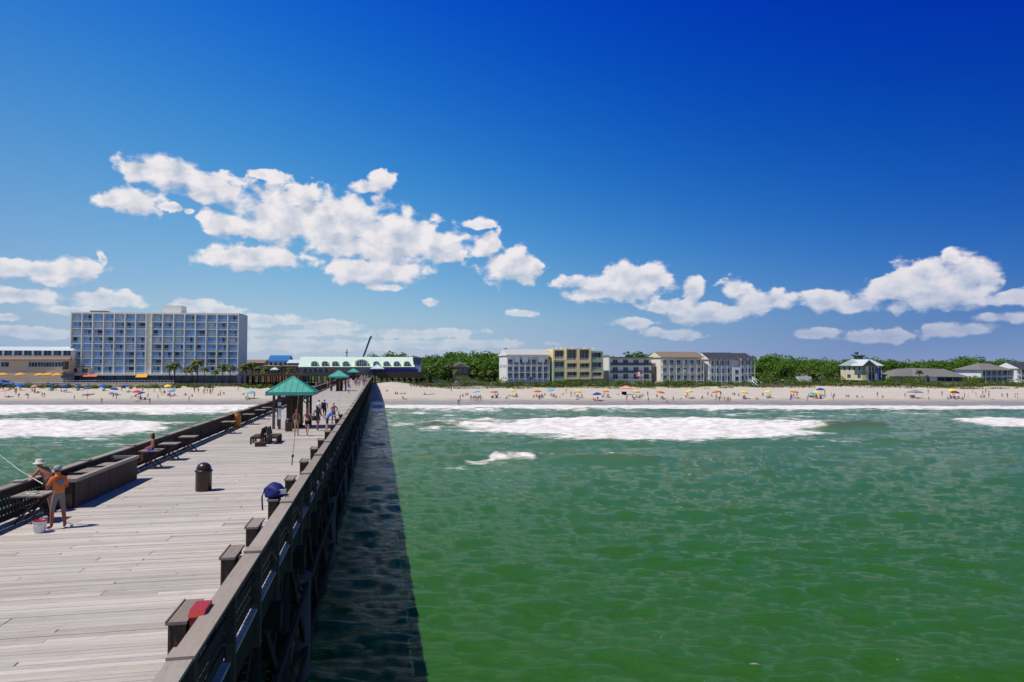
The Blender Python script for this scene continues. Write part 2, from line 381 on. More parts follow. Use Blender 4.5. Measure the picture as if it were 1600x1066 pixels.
psx = nd(t, 'ShaderNodeSeparateXYZ'); t.links.new(pos, psx.inputs[0])
big = noise(t, vmth(t, 'MULTIPLY', pos, (.05, .1, 0)), 1., 4, .6)
shallow_sheen = sstep(t, psx.outputs[1], 30, 150)
deep = mixc(t, sstep(t, big, .3, .7), (.027, .116, .010), (.033, .122, .020))
shal_sheen = mixc(t, sstep(t, big, .3, .7), (.084, .178, .070), (.096, .188, .092))  # silty shallows, plus far sky reflection painted into the water colour
wc = mixc(t, shallow_sheen, deep, shal_sheen)
wc = mixc(t, sstep(t, cr, .15, .8), wc, (.085, .125, .02))           # glow of sun through thin crests, painted as water colour
wc = mixc(t, sstep(t, psx.outputs[1], 170, 196), wc, (.20, .19, .15))  # stirred-up sand at the edge
fn = noise(t, vmth(t, 'MULTIPLY', pos, (.55, 1.1, 1)), .9, 6, .62)
fm = sstep(t, mth(t, 'ADD', fo, mth(t, 'MULTIPLY_ADD', fn, 1.7, -.85)), -.05, .75)
fm = mth(t, 'MULTIPLY', fm, sstep(t, fo, -.45, .0))
foamc = mixc(t, sstep(t, fn, .35, .6), (.58, .56, .53), (.84, .80, .76))
t.links.new(mixc(t, fm, wc, foamc), b.inputs['Base Color'])
t.links.new(sstep(t, fm, 0, 1, .05, .75), b.inputs['Roughness']); b.inputs['IOR'].default_value = 1.205
t.links.new(sstep(t, fm, 0, 1, .5, .1), b.inputs['Specular IOR Level'])
bp = nd(t, 'ShaderNodeBump'); bp.inputs['Distance'].default_value = .10; bp.inputs['Strength'].default_value = 1.
ps = vmth(t, 'MULTIPLY', pos, (.30, 1., .3))
hn = mth(t, 'ADD', mth(t, 'MULTIPLY', noise(t, ps, 5., 7, .74, .3), 1.3), mth(t, 'MULTIPLY', noise(t, ps, 1.3, 3), .35))
t.links.new(hn, bp.inputs['Height']); t.links.new(bp.outputs[0], b.inputs['Normal'])
b.inputs['Subsurface Weight'].default_value = 0.0
me.materials.append(m); sea = tag(link('sea', me), kind='structure')

# ------------------------------------------------------------------ beach and ground
def ground_z(x, y):
    x = np.asarray(x, float); y = np.asarray(y, float)
    yy = y + 5 * (fbm(x / 60, x / 60 + 3, 3) - .5)
    z = np.interp(yy, [150, 185, 193, 205, 225, 246, 256, 270, 290, 3000], [-2.5, -.35, .05, .45, 1.35, 2.35, 3.0, 3.9, 4.0, 4.0])
    z = z + (fbm(x / 5, y / 5, 3) - .5) * .35 * sm(y, 203, 235) * (1 - .6 * sm(y, 275, 290)) + (fbm(x / 14, y / 9, 3) - .5) * 1.3 * sm(y, 246, 256) * (1 - sm(y, 268, 276))
    z = z + 2.1 * np.exp(-((x + 45) / 9.5) ** 2 - ((y - 258) / 9) ** 2)         # heaped sand beside the pier
    return z
gx = np.concatenate([[-2500, -1200, -600], np.linspace(-330, 380, 356), [600, 1200, 2500]]); gy = np.concatenate([np.linspace(160, 285, 190), [300, 330, 380, 500, 900, 1600, 3000]])
GX, GY = np.meshgrid(gx, gy, indexing='ij'); GZ = ground_z(GX, GY)
idx = np.arange(GX.size).reshape(GX.shape)
def gridmesh(name, X, Y, Z, mt, keep=None):
    idx = np.arange(X.size).reshape(X.shape)
    q = np.stack([idx[:-1, :-1], idx[1:, :-1], idx[1:, 1:], idx[:-1, 1:]], -1).reshape(-1, 4)
    me = bpy.data.meshes.new(name); me.from_pydata(np.stack([X, Y, Z], -1).reshape(-1, 3).tolist(), [], q.tolist())
    me.polygons.foreach_set('use_smooth', [True] * len(q)); me.materials.append(mt); me.update(); return me
m, t, b = newmat('sand')
geo = nd(t, 'ShaderNodeNewGeometry'); pos = geo.outputs['Position']
sp = nd(t, 'ShaderNodeSeparateXYZ'); t.links.new(pos, sp.inputs[0])
n = noise(t, vmth(t, 'MULTIPLY', pos, (.12, .5, 0)), 1., 5, .65); n2 = noise(t, pos, 1.6, 4)
dry = mixc(t, sstep(t, n, .3, .7), (.50, .455, .385), (.60, .55, .475)); dry = mixc(t, sstep(t, n2, .35, .75), dry, (.46, .41, .34))
wz = mth(t, 'ADD', sp.outputs[2], mth(t, 'MULTIPLY_ADD', n, 1.1, -.55))
wet = sstep(t, wz, .62, .95); damp = sstep(t, wz, .2, .7)
c = mixc(t, wet, mixc(t, damp, (.34, .30, .25), (.41, .365, .305)), dry)
veg = sstep(t, mth(t, 'ADD', sp.outputs[1], mth(t, 'MULTIPLY_ADD', n2, 10., -5.)), 255, 262)
c = mixc(t, veg, c, (.13, .125, .05)); c = mixc(t, sstep(t, sp.outputs[1], 285, 300), c, (.07, .09, .035))
t.links.new(c, b.inputs['Base Color']); t.links.new(sstep(t, wz, .2, .8, .3, .95), b.inputs['Roughness']); t.links.new(sstep(t, wz, .2, .8, .4, .05), b.inputs['Specular IOR Level'])
bp = nd(t, 'ShaderNodeBump'); bp.inputs['Distance'].default_value = .3; bp.inputs['Strength'].default_value = .5
t.links.new(noise(t, pos, .8, 5), bp.inputs['Height']); t.links.new(bp.outputs[0], b.inputs['Normal'])
tag(link('beach', gridmesh('beach', GX, GY, GZ, m)), kind='structure')

# ------------------------------------------------------------------ the pier
TL, TR = -10.95, -2.40                           # left and right railing lines
S0, S1 = 4.0, 276.0
PM = Matrix.Rotation(PA, 4, 'Z')                 # pier frame: x across, y along
def woodmat(name, col, stretch, isl=.14, var=.2, scale=2.2, bump=.25, spec=.15, rough=.85, warm=None):
    m, t, b = newmat(name)
    geo = nd(t, 'ShaderNodeNewGeometry'); oi = nd(t, 'ShaderNodeObjectInfo')
    mp = nd(t, 'ShaderNodeMapping'); t.links.new(geo.outputs['Position'], mp.inputs[0]); mp.inputs['Rotation'].default_value = (0, 0, -PA)
    r = mth(t, 'FRACT', mth(t, 'ADD', geo.outputs['Random Per Island'], oi.outputs['Random']))
    off = nd(t, 'ShaderNodeCombineXYZ'); t.links.new(mth(t, 'MULTIPLY', r, 50.), off.inputs[0])
    p = vmth(t, 'ADD', vmth(t, 'MULTIPLY', mp.outputs[0], stretch), off.outputs[0])
    n = noise(t, p, scale, 6, .65); lf = noise(t, mp.outputs[0], .35, 3)
    c = mixc(t, mth(t, 'MULTIPLY', r, .8), col, warm or tuple(x * y for x, y in zip(col, (1.04, .99, .94))))
    f = mth(t, 'MULTIPLY', mth(t, 'MULTIPLY_ADD', n, 2 * var, 1 - var), mth(t, 'MULTIPLY_ADD', mth(t, 'FRACT', mth(t, 'MULTIPLY', r, 7.31)), 2 * isl, 1 - isl))
    f = mth(t, 'MULTIPLY', f, mth(t, 'MULTIPLY_ADD', lf, .3, .85))
    crack = sstep(t, noise(t, p, scale * 3.1, 3), .62, .72, 1., .62); f = mth(t, 'MULTIPLY', f, crack)
    stain = sstep(t, noise(t, mp.outputs[0], 1.1, 5, .7), .58, .74, 1., .80); f = mth(t, 'MULTIPLY', f, stain)
    k = vsc(t, c, f)
    t.links.new(k, b.inputs['Base Color']); b.inputs['Roughness'].default_value = rough; b.inputs['Specular IOR Level'].default_value = spec
    bp = nd(t, 'ShaderNodeBump'); bp.inputs['Strength'].default_value = bump; bp.inputs['Distance'].default_value = .02
    t.links.new(n, bp.inputs['Height']); t.links.new(bp.outputs[0], b.inputs['Normal'])
    return m
W_DECK = woodmat('weathered_deck_boards', (.48, .445, .405), (.55, 9., 9.), isl=.18, var=.34, warm=(.45, .395, .34))
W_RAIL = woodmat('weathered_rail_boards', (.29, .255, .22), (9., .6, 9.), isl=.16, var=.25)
W_BAND = woodmat('shaded_rail_boards', (.055, .047, .04), (9., .6, 9.), isl=.16, var=.3)  # darker copy of the rail boards, with their shade put into the colour
W_POST = woodmat('weathered_posts', (.095, .08, .07), (9., 9., .7), isl=.2, var=.3)
W_DARK = woodmat('dark_timber', (.030, .026, .022), (3., 3., 3.), isl=.2, var=.3)  # near-black timber: the shade under the pier is put into its colour
W_BOX = woodmat('brown_stained_timber', (.085, .062, .048), (8., 8., .8), isl=.15, var=.35)
CONC = mat('pile_concrete', (.085, .08, .075), .85, .25, 1.2, .2)

pierr = thing('fishing_pier', 'long grey timber fishing pier on dark piles running from sea to beach', 'pier')
W = TR - TL
# deck boards: two per row, butt joints staggered; the nearest rows are single boards
pitch = .152
def plank_mesh(name, L):
    b = MB(); w = pitch / 2 - .005
    b.box(0, L, -w, w, -.05, -.004); o = len(b.v)
    b.add([(.004, -w + .004, 0), (L - .004, -w + .004, 0), (L - .004, w - .004, 0), (.004, w - .004, 0), (0, -w, -.004), (L, -w, -.004), (L, w, -.004), (0, w, -.004)],
          [(0, 1, 2, 3), (4, 5, 1, 0), (5, 6, 2, 1), (6, 7, 3, 2), (7, 4, 0, 3)])
    return b.mesh(name, W_DECK)
JT = [.25, .5, .75, .375, .625]
xl, xr = TL - .12, TR + .12
pm_l = {j: plank_mesh('plank', (xr - xl) * j - .006) for j in JT}; pm_r = {j: plank_mesh('plank', (xr - xl) * (1 - j) - .006) for j in JT}
SN = 8.6; nrow = 0
fld = MB(); s = S0; i = 0; jt = .5
while s < S1:
    if i % 3 == 0: jt = random.choice([q for q in JT if q != jt])
    j = jt if i % 3 else random.choice(JT)
    xj = xl + (xr - xl) * j; dz = random.uniform(-.004, .003)
    if SN <= s and nrow < 150:
        nrow += 1
        link('plank', pm_l[j], pierr, pier(s, xl + random.uniform(-.015, .01), DECK + dz), PA)
        link('plank', pm_r[j], pierr, pier(s, xj + .006, DECK + dz + random.uniform(-.002, .002)), PA)
    else:
        w = pitch / 2 - .005
        for a, b_ in ((xl, xj - .004), (xj + .004, xr)):
            vs = [pier(s + e * w, q, DECK + dz + h) for h in (-.05, 0) for e in (-1, 1) for q in (a, b_)]
            fld.add(vs, [(0, 2, 3, 1), (4, 5, 7, 6), (0, 1, 5, 4), (2, 6, 7, 3), (0, 4, 6, 2), (1, 3, 7, 5)])
    s += pitch; i += 1
tag(fld.build('deck_boards', W_DECK, pierr), kind='stuff')
# joists, edge beams, bents, piles
b = MB()
for t_ in (TL - .02, TL + 2.1, TL + 4.17, TR - 2.1, TR + .02): b.bar(pier(S0, t_, DECK - .30), pier(S1, t_, DECK - .30), .16, .48)
for t_ in np.linspace(TL + .6, TR - .6, 11): b.bar(pier(S0, t_, DECK - .19), pier(S1, t_, DECK - .19), .07, .26)
b.build('deck_beams', W_DARK, pierr)
piles_t = [TL + .25 + k * (W - .5) / 4 for k in range(5)]
cap_me = None
for k, s in enumerate(np.arange(6.4, S1, 4.7)):
    if cap_me is None:
        b = MB(); b.box(TL - .35, TR + .35, -.2, .2, -1.05, -.50); cap_me = b.mesh('pile_cap', W_DARK)
        b = MB(); b.tube([(0, 0, -10.5), (0, 0, -1.05)], [.21, .19], 10); pile_me = b.mesh('pile', W_DARK, True)
        b = MB(); b.tube([(0, 0, -10.5), (0, 0, -2.6)], [.36, .36], 12); sleeve_me = b.mesh('pile_sleeve', CONC, True)
        b = MB(); m_ = TL + W * .5
        for y, a_, c_ in ((.24, TL + .2, m_), (-.24, m_, TL + .2), (.24, m_, TR - .2), (-.24, TR - .2, m_)): b.bar((a_, y, -1.2), (c_, y, -5.3), .09, .34)
        b.box(TL, TR, .19, .27, -3.5, -3.2); b.box(TL, TR, .19, .27, -5.6, -5.3)
        brace_me = b.mesh('cross_brace', W_DARK)
        b = MB(); b.bar((0, .1, -.8), (0, 4.6, -4.9), .10, .26); b.bar((-.12, 4.6, -.8), (-.12, .1, -4.9), .10, .26); b.bar((.1, 0, -3.0), (.1, 4.7, -3.0), .1, .3); b.bar((.1, 0, -5.2), (.1, 4.7, -5.2), .1, .3); side_me = b.mesh('side_brace', W_DARK)
    link('pile_cap', cap_me, pierr, pier(s, 0, DECK), PA); link('cross_brace', brace_me, pierr, pier(s, 0, DECK), PA)
    link('side_brace', side_me, pierr, pier(s, TR - .1, DECK), PA); link('side_brace', side_me, pierr, pier(s, TL + .1, DECK), PA); link('side_brace', side_me, pierr, pier(s, TL + W * .5, DECK), PA)
    for t_ in piles_t: link('pile', pile_me, pierr, pier(s, t_, DECK), PA)
    if k % 3 == 1: link('pile_sleeve', sleeve_me, pierr, pier(s, TR - .25, DECK), PA)
# railings
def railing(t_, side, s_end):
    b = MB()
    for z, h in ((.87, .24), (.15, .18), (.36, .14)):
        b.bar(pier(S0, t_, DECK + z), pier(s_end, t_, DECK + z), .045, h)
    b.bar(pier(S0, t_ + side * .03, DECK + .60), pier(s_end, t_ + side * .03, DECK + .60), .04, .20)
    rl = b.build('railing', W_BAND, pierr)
    pb = MB(); pb.box(-.075, .075, -.075, .075, -.75, 1.03); pb.box(-.05, .05, -.09, .09, -.1, .3)
    pme = pb.mesh('rail_post', W_POST)
    cb = MB(); L = 4.88
    cb.box(-.15, .15, .003, L - .003, 0, .045); cme = cb.mesh('cap_board', W_RAIL)
    jb = MB(); jb.box(-.17, .17, -.16, .16, 0, .04); jme = jb.mesh('cap_joint', W_RAIL)
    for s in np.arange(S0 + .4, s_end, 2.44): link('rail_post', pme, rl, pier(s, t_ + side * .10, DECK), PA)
    for k, s in enumerate(np.arange(S0 + .4, s_end - 5, L)):
        c = link('cap_board', cme, rl, pier(s, t_ + side * .02, DECK + 1.035 + random.uniform(-.004, .004)), (random.uniform(-.0015, .0015), 0, PA + random.uniform(-.002, .002)))
        link('cap_joint', jme, rl, pier(s, t_ + side * .03, DECK + 1.085 + random.uniform(0, .01)), PA + random.uniform(-.03, .03))
    pk = MB()
    for s in np.arange(S0, s_end, .19):
        p = pier(s, t_ - side * .04, DECK); M = Matrix.Translation(p) @ PM
        pk.box(-.02, .02, -.02, .02, .1, .82, M=M)
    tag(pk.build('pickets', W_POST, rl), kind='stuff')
    # sunlit ledge boards outside the rail foot
    return rl
railing(TL, -1, S1 - 2); railing(TR, 1, S1 - 8)

# ------------------------------------------------------------------ rail tables (cutting boxes) along the right rail
def pier_st(px, py, z):                           # pier frame of a photo point at height z
    p = Vector(atz(px, py, z)); return p.dot(PD), p.dot(PT)
def s_at(px, t):                                  # distance along the pier at which a line at offset t crosses a photo column
    u = (px - 800) / F; return t * (math.cos(PA) - u * math.sin(PA)) / (math.sin(PA) + u * math.cos(PA))
def rail_table(name, mats):
    b = MB(); b.box(.03, .25, .03, .84, .02, .985); b.box(.02, .06, .02, .09, .0, .985); b.box(.22, .26, .02, .09, 0, .985)
    body = b.mesh('body', mats[0])
    b = MB(); b.box(0, .29, -.05, .92, .99, 1.035); top = b.mesh('top', mats[1])
    b = MB(); b.box(0, .02, -.05, .92, 1.036, 1.055); lip = b.mesh('lip', mats[1])
    b = MB(); b.box(.29, .36, .3, .36, .72, .98); hold = b.mesh('rod_holder', mats[2])
    return body, top, lip, hold
W_TOP = woodmat('table_top_boards', (.25, .215, .19), (9., .8, 9.), isl=.1, var=.35)
WHITE = mat('white_plastic', (.72, .73, .74), .45, .05)
rt = rail_table('t', (W_BOX, W_TOP, WHITE))
tabs = [(255, 972), (331, 872), (377, 824), (407, 782), (434, 750), (451, 722), (463, 702), (472, 688), (480, 675), (487, 664), (493, 655), (499, 648)]
TS = []
for i, (x, y) in enumerate(tabs):
    s, _ = pier_st(x, y, DECK + 1.03); TS.append(s)
    lab = ('brown cutting table on the right rail with a red box beside it' if i == 0 else
           'brown cutting table on the right rail under the blue backpack' if i == 3 else
           '%s brown cutting table along the right rail counted from the nearest' % ordw(i))
    t_ = thing('cutting_table', lab, 'table', pier(s, TR - .57, DECK), PA, 'cutting tables along the right rail')
    for n, me in zip(('body', 'top', 'lip', 'rod_holder'), rt): link(n, me, t_)
# red box behind the first table
RED = mat('red_plastic', (.36, .018, .02), .4, .08)
t_ = thing('red_box', 'red plastic tackle box wedged between nearest cutting table and rail', 'box', pier(TS[0] + .02, TR - .16, DECK + .0), PA)
b = MB(); b.box(-.10, .09, 0, .46, .35, 1.06); b.build('body', RED, t_)
b = MB(); b.prismx([(-.02, 1.063), (.48, 1.063), (.45, 1.15), (.05, 1.15)], -.12, .10); b.build('lid', RED, t_)
b = MB(); b.box(-.125, -.10, .02, .06, .72, .86); b.box(-.125, -.10, .38, .42, .72, .86); b.build('latch', WHITE, t_)
b = MB(); b.box(-.06, .05, .05, .42, .0, .345); b.build('stand', W_BOX, t_)
# blue backpack on the fourth table
BLUE = mat('blue_nylon', (.012, .016, .14), .6, .2, 6.)
t_ = thing('backpack', 'blue backpack with white patch lying on a cutting table', 'bag', pier(TS[3] + .3, TR - .42, DECK + 1.056), PA + .3)
bm = bmesh.new(); bmesh.ops.create_icosphere(bm, subdivisions=3, radius=.5)
for v in bm.verts:
    v.co = Vector((v.co.x * .56, v.co.y * .6, max(v.co.z, -.3) * .52 + .156)); v.co.z *= (1. - .45 * max(0, v.co.x + .02)); k = 1 + .2 * math.sin(14 * v.co.x + 8 * v.co.y) * math.cos(17 * v.co.z); v.co.x *= k; v.co.y *= k
me = bpy.data.meshes.new('body'); bm.to_mesh(me); bm.free(); me.materials.append(BLUE); me.polygons.foreach_set('use_smooth', [True] * len(me.polygons)); link('body', me, t_)
b = MB(); b.box(.06, .26, -.31, -.27, .12, .24); b.build('patch', WHITE, t_)
b = MB(); b.tube([(-.28, -.1, .25), (-.36, -.16, .05), (-.34, -.18, -.3)], .022, 6); b.build('strap', BLUE, t_)

# ------------------------------------------------------------------ left side: low counter, X-legged tables
s0 = s_at(122, TL + 1.12); s1 = s_at(219, TL + 1.12)
cnt = thing('fishing_counter', 'long panelled grey wooden counter built against the left rail', 'counter', pier(s0, TL, DECK), PA)
Lc = s1 - s0
pb = MB(); pb.box(-.09, .09, -.012, .012, .03, .86); pan = pb.mesh('panel_board', W_BOX)
for k in range(int(Lc / .19)): link('panel_board', pan, cnt, (1.12 + random.uniform(-.004, .004), .1 + k * .19, 0), R(90))
for k in range(5): link('panel_board', pan, cnt, (.2 + k * .19, 0.0, 0), 0)
b = MB(); b.box(1.0, 1.18, -.06, Lc, .865, .98); b.box(.1, 1.0, -.06, .06, .865, .98); b.box(.1, 1.0, Lc - .08, Lc, .865, .98); b.build('top_trim', W_RAIL, cnt)
b = MB(); b.box(1.0, 1.1, .02, Lc - .02, 0.01, .86); b.box(.1, 1.0, .02, .1, .01, .86); b.build('frame', W_DARK, cnt)
sl = MB(); sl.box(.14, .98, .03, 1.55, 0, .05); slm = sl.mesh('work_top', W_RAIL)
nw = int((Lc - .2) / 1.62)
for k in range(nw): link('work_top', slm, cnt, (0, .12 + k * 1.62, .80 + (.03 if k % 2 else 0)))
dv = MB(); dv.box(.14, .98, -.03, .03, .7, .93); dvm = dv.mesh('divider', W_DARK)
for k in range(nw - 1): link('divider', dvm, cnt, (0, .1 + (k + 1) * 1.62, 0))
def x_table_meshes():
    b = MB()
    for k in range(4): b.box(-.42 + k * .212, -.42 + k * .212 + .2, -.45, .45, .80, .845)
    top = b.mesh('top', W_RAIL)
    b = MB(); b.bar((-.34, 0, .02), (.34, 0, .79), .07, .05); b.bar((.34, .06, .02), (-.34, .06, .79), .07, .05); leg = b.mesh('leg_frame', W_BOX)
    b = MB(); b.box(-.30, .30, -.04, .04, .70, .795); st = b.mesh('stretcher', W_BOX)
    return top, leg, st
xt = x_table_meshes()
xs = [(58, 781), (240, 716), (268, 701), (297, 689), (359, 664), (390, 652), (408, 645), (418, 640)]
XS = []
labs = ['small bait table with cut fish beside the orange shirted fisherman', 'small wooden table under the seated woman at the left rail'] + \
       ['%s small X legged table beyond the seated woman along the left rail' % ordw(i) for i in range(6)]
for i, (x, y) in enumerate(xs):
    s = s_at(x, TL + .72); XS.append(s)
    o = thing('rail_side_table', labs[i], 'table', pier(s, TL + .72, DECK), PA, 'X legged tables along the left rail')
    link('top', xt[0], o); link('leg_frame', xt[1], o, (0, -.36, 0)); link('leg_frame', xt[1], o, (0, .30, 0)); link('stretcher', xt[2], o, (0, 0.38, 0))
# bait on the nearest table
b = MB(); b.box(-.16, .12, -.12, .1, .0, .03); b.tube([(-.1, -.05, .05), (.02, 0, .06), (.14, .06, .05)], [.015, .035, .01], 8, 1); b.tube([(-.12, .1, .045), (0, .14, .05), (.1, .1, .045)], [.012, .03, .01], 8, 1)
tag(b.build('bait_board', [WHITE, mat('bait_fish', (.45, .43, .25), .4)]), 'pale cutting board with cut bait on the table beside the fisherman', 'bait board'); o = bpy.data.objects['bait_board']; o.location = pier(XS[0] - .1, TL + .75, DECK + .847); o.rotation_euler[2] = PA
# bucket
bp_ = atz(62, 832, DECK)
o = thing('bucket', 'white plastic bucket with red rim beside the fisherman', 'bucket', bp_)
b = MB(); b.lathe([(.14, 0), (.145, .02), (.17, .30), (.182, .305), (.182, .325), (.168, .325), (.165, .30), (.138, .03), (.0, .03)], 24); b.build('body', WHITE, o, True)
b = MB(); b.lathe([(.172, .326), (.184, .326), (.186, .345), (.17, .345), (.169, .33)], 24); b.build('rim', RED, o, True)
b = MB(); b.tube([(.18, 0, .30), (.12, -.13, .24), (0, -.19, .20), (-.12, -.13, .24), (-.18, 0, .30)], .006, 6); b.build('handle', WHITE, o)
# trash bin with domed lid
BROWN = mat('brown_plastic', (.035, .018, .014), .35, .12, 5., spec=.5)
def bin_thing(label, loc, k=1.):
    o = thing('litter_bin', label, 'bin', loc, PA, 'domed brown litter bins', k)
    b = MB(); b.lathe([(.27, 0), (.285, .02), (.285, .70), (.30, .72)], 28); b.build('body', BROWN, o, True)
    b = MB(); b.lathe([(.31, .722), (.315, .74), (.315, .775), (.27, .79), (.262, .86), (.235, .94), (.19, 1.0), (.12, 1.045), (.04, 1.065), (.0, 1.067)], 28); b.build('lid', BROWN, o, True)
    b = MB(); b.box(-.12, .12, -.275, -.2, .80, .90); b.build('flap', W_DARK, o)
    return o
bin_thing('brown litter bin with domed lid alone in the middle of deck', atz(318, 767, DECK))
# back to back benches
bx, by, _ = atz(416, 692, DECK)
for k, (sgn, lab) in enumerate(((-1, 'dark slatted bench facing the left rail, back to its twin'), (1, 'dark slatted bench facing the right rail, back to its twin'))):
    o = thing('bench', lab, 'bench', (bx, by, DECK), PA + (math.pi if sgn < 0 else 0), 'back to back benches on the deck')
    sb = MB(); sb.box(0, .11, -.95, .95, 0, .045); sme = sb.mesh('seat_slat', W_BOX)
    for j in range(4): link('seat_slat', sme, o, (.28 + j * .125, 0, .42))
    bb = MB(); bb.box(-.02, .02, -.95, .95, 0, .10); bme = bb.mesh('back_slat', W_BOX)
    for j in range(4): link('back_slat', bme, o, (.21 - j * .028, 0, .50 + j * .115), (0, -.24, 0))
    lb = MB(); lb.box(.10, .80, -.05, .05, .33, .415); lb.box(.70, .80, -.05, .05, 0, .33); lb.box(.12, .22, -.05, .05, 0, .33); lb.bar((.20, 0, .42), (.09, 0, .97), .09, .05); lme = lb.mesh('leg_frame', W_BOX)
    for y in (-.8, 0, .8): link('leg_frame', lme, o, (0, y, 0))
bx_, by_, _ = atz(407, 698, DECK)
o = tag(MB().box(-.3, .3, -.1, .1, 0, .22).box(-.32, .32, -.12, .12, .222, .26).build('wooden_step', W_BOX), 'low wooden block on the deck in front of the benches', 'block'); o.location = (bx_, by_, DECK); o.rotation_euler[2] = PA

# ------------------------------------------------------------------ roofed shelters
def metal_roof(name, col, pitchm=.4):
    m, t, b = newmat(name)
    tcn = nd(t, 'ShaderNodeNewGeometry')
    n = noise(t, tcn.outputs['Position'], 1.2, 4)
    c = vsc(t, col, mth(t, 'MULTIPLY_ADD', n, .35, .82))
    t.links.new(c, b.inputs['Base Color']); b.inputs['Roughness'].default_value = .55; b.inputs['Specular IOR Level'].default_value = .3
    return m
GREEN = metal_roof('green_metal_roof', (.08, .37, .30))
LGREEN = metal_roof('pale_metal_roof', (.58, .72, .60)); GREYR = metal_roof('grey_metal_roof', (.55, .60, .62))
def hip_roof_parts(parent, hw, z, rise, mt, rib=.42, over=.0, fascia=True):
    b = MB(); ap = (0, 0, z + rise)
    c = [(-hw, -hw, z), (hw, -hw, z), (hw, hw, z), (-hw, hw, z)]
    b.add(c + [ap], [(0, 1, 4), (1, 2, 4), (2, 3, 4), (3, 0, 4), (3, 2, 1, 0)])
    r = b.build('roof', mt, parent)
    rb = MB()
    for i in range(4): rb.bar(Vector(c[i]) + Vector((0, 0, .02)), Vector(ap) + Vector((0, 0, .02)), .10, .05)
    rb.build('hip_cap', mt, r)
    sb = MB(); n = int(2 * hw / rib)
    for k in range(1, n):
        x = -hw + 2 * hw * k / n; yt = hw - abs(x); fr = yt / hw
        for q in range(4):
            M = Matrix.Rotation(q * math.pi / 2, 4, 'Z')
            a = M @ Vector((x, -hw, z + .015)); e = M @ Vector((x, -hw + yt, z + rise * fr + .015)); sb.bar(a, e, .03, .035)
    tag(sb.build('standing_seam', mt, r), kind='stuff')
    if fascia:
        fb = MB()
        for q in range(4):
            M = Matrix.Rotation(q * math.pi / 2, 4, 'Z'); fb.box(-hw - .015, hw + .015, -hw - .03, -hw - .002, z - .24, z + .012, M=M)
        fb.build('fascia', mt, r)
    return r
def shelter(label, px, py, hw=1.72, mt=GREEN, wall=True, z0=DECK, zeave=2.75, rise=1.15, name='shelter', group='green roofed shelters along the pier'):
    x, y, _ = atz(px, py, z0)
    o = thing(name, label, 'shelter', (x, y, z0), PA, group)
    hip_roof_parts(o, hw, zeave, rise, mt)
    pb = MB(); pb.box(-.09, .09, -.09, .09, 0, zeave - .02); pme = pb.mesh('post', W_POST)
    q = hw * .70
    for i, (a, c) in enumerate(((-q, -q), (q, -q), (q, q), (-q, q))): link('post', pme, o, (a, c, 0))
    b = MB()
    for a in (-q, q):
        b.box(a - .07, a + .07, -q + .092, q - .092, zeave - .3, zeave - .06); b.box(-q + .092, q - .092, a - .05, a + .05, zeave - .28, zeave - .08)
    b.build('roof_beam', W_POST, o)
    b = MB()
    for a, c in ((-q, -q), (q, -q), (q, q), (-q, q)):
        b.bar((a * .96, c, zeave - .9), (a * .45, c, zeave - .31), .08, .08)
    b.build('knee_brace', W_POST, o)
    if wall:
        b = MB(); b.box(-.45, .75, -.10, .10, .12, 2.3); b.box(-.09, .09, -.65, .65, .12, 2.28); b.build('notice_board', W_BOX, o)
        b = MB(); b.box(-.5, .8, -.14, .14, 0, .118); b.build('plinth', W_DARK, o)
    return o
shelter('nearest green roofed shelter on the pier, next to the litter bin and pole', 457, 668)
shelter('second green roofed shelter, halfway along the pier in the crowd', 529, 611, hw=1.85)
shelter('third green roofed shelter, small and near the pier house', 552, 594, hw=1.85)
bx, by, _ = atz(451, 674, DECK); bin_thing('brown litter bin standing at the foot of the nearest shelter', (bx, by, DECK), .9)
x, y, _ = atz(436.5, 671, DECK)
o = thing('marker_post', 'dark post wrapped in white paper notices beside the nearest shelter', 'post', (x, y, DECK), PA)
MB().box(-.09, .09, -.09, .09, 0, 2.74).build('post', W_POST, o); MB().box(-.105, .105, -.105, .105, .75, 1.55).build('notice', WHITE, o); MB().box(-.104, .104, -.104, .104, 1.75, 2.0).build('small_notice', WHITE, o)
# orange-lit post at the left rail: drum shaped, orange light put into its colour
x, y, _ = atz(376, 664, DECK)
o = thing('orange_lit_post', 'orange lit post standing against the left rail', 'drum', pier(pier_st(374, 668, DECK)[0], TL + .35, DECK), PA)
OR = mat('painted_orange_light', (.55, .20, .03), .5, .1)
MB().lathe([(.24, 0), (.27, .05), (.28, .35), (.27, .39), (.28, .43), (.28, .85), (.27, .95), (.24, 1.0)], 20).build('body', OR, o, True)
MB().lathe([(.25, 1.002), (.255, 1.03), (.2, 1.05), (0, 1.05)], 20).build('lid', OR, o, True)

# ------------------------------------------------------------------ buildings along the beach
GLASS = glassmat('window_glass', (.035, .055, .09)); GLASSB = glassmat('skylit_curtained_glass', (.20, .44, .84), .3, .75, .6)  # blue skylight on the hotel bay glass is painted into its colour
CURT = mat('white_curtain', (.60, .70, .85), .8, .1)  # white curtains with a blue skylight tint mixed into the colour
CREAM = mat('cream_stucco', (.80, .73, .55), .8, .08, .4); WHITEW = mat('white_siding', (.84, .83, .82), .7, .06, .5)
YEL = mat('yellow_stucco', (.84, .70, .36), .8, .07, .4); GRN = mat('sage_green_stucco', (.38, .48, .33), .8, .08, .4)
SLATE = mat('slate_shingle', (.045, .05, .065), .8, .25, 1.5); BRSH = mat('brown_shingle', (.22, .17, .13), .85, .25, 1.5)
GRSH = mat('grey_shingle', (.18, .175, .17), .85, .25, 1.5); PALESH = mat('pale_shingle', (.46, .46, .46), .8, .15, 1.5)
TAN = mat('tan_stucco', (.62, .49, .35), .8, .1, .4); BRN = mat('dark_brown_trim', (.09, .065, .05), .8, .2)
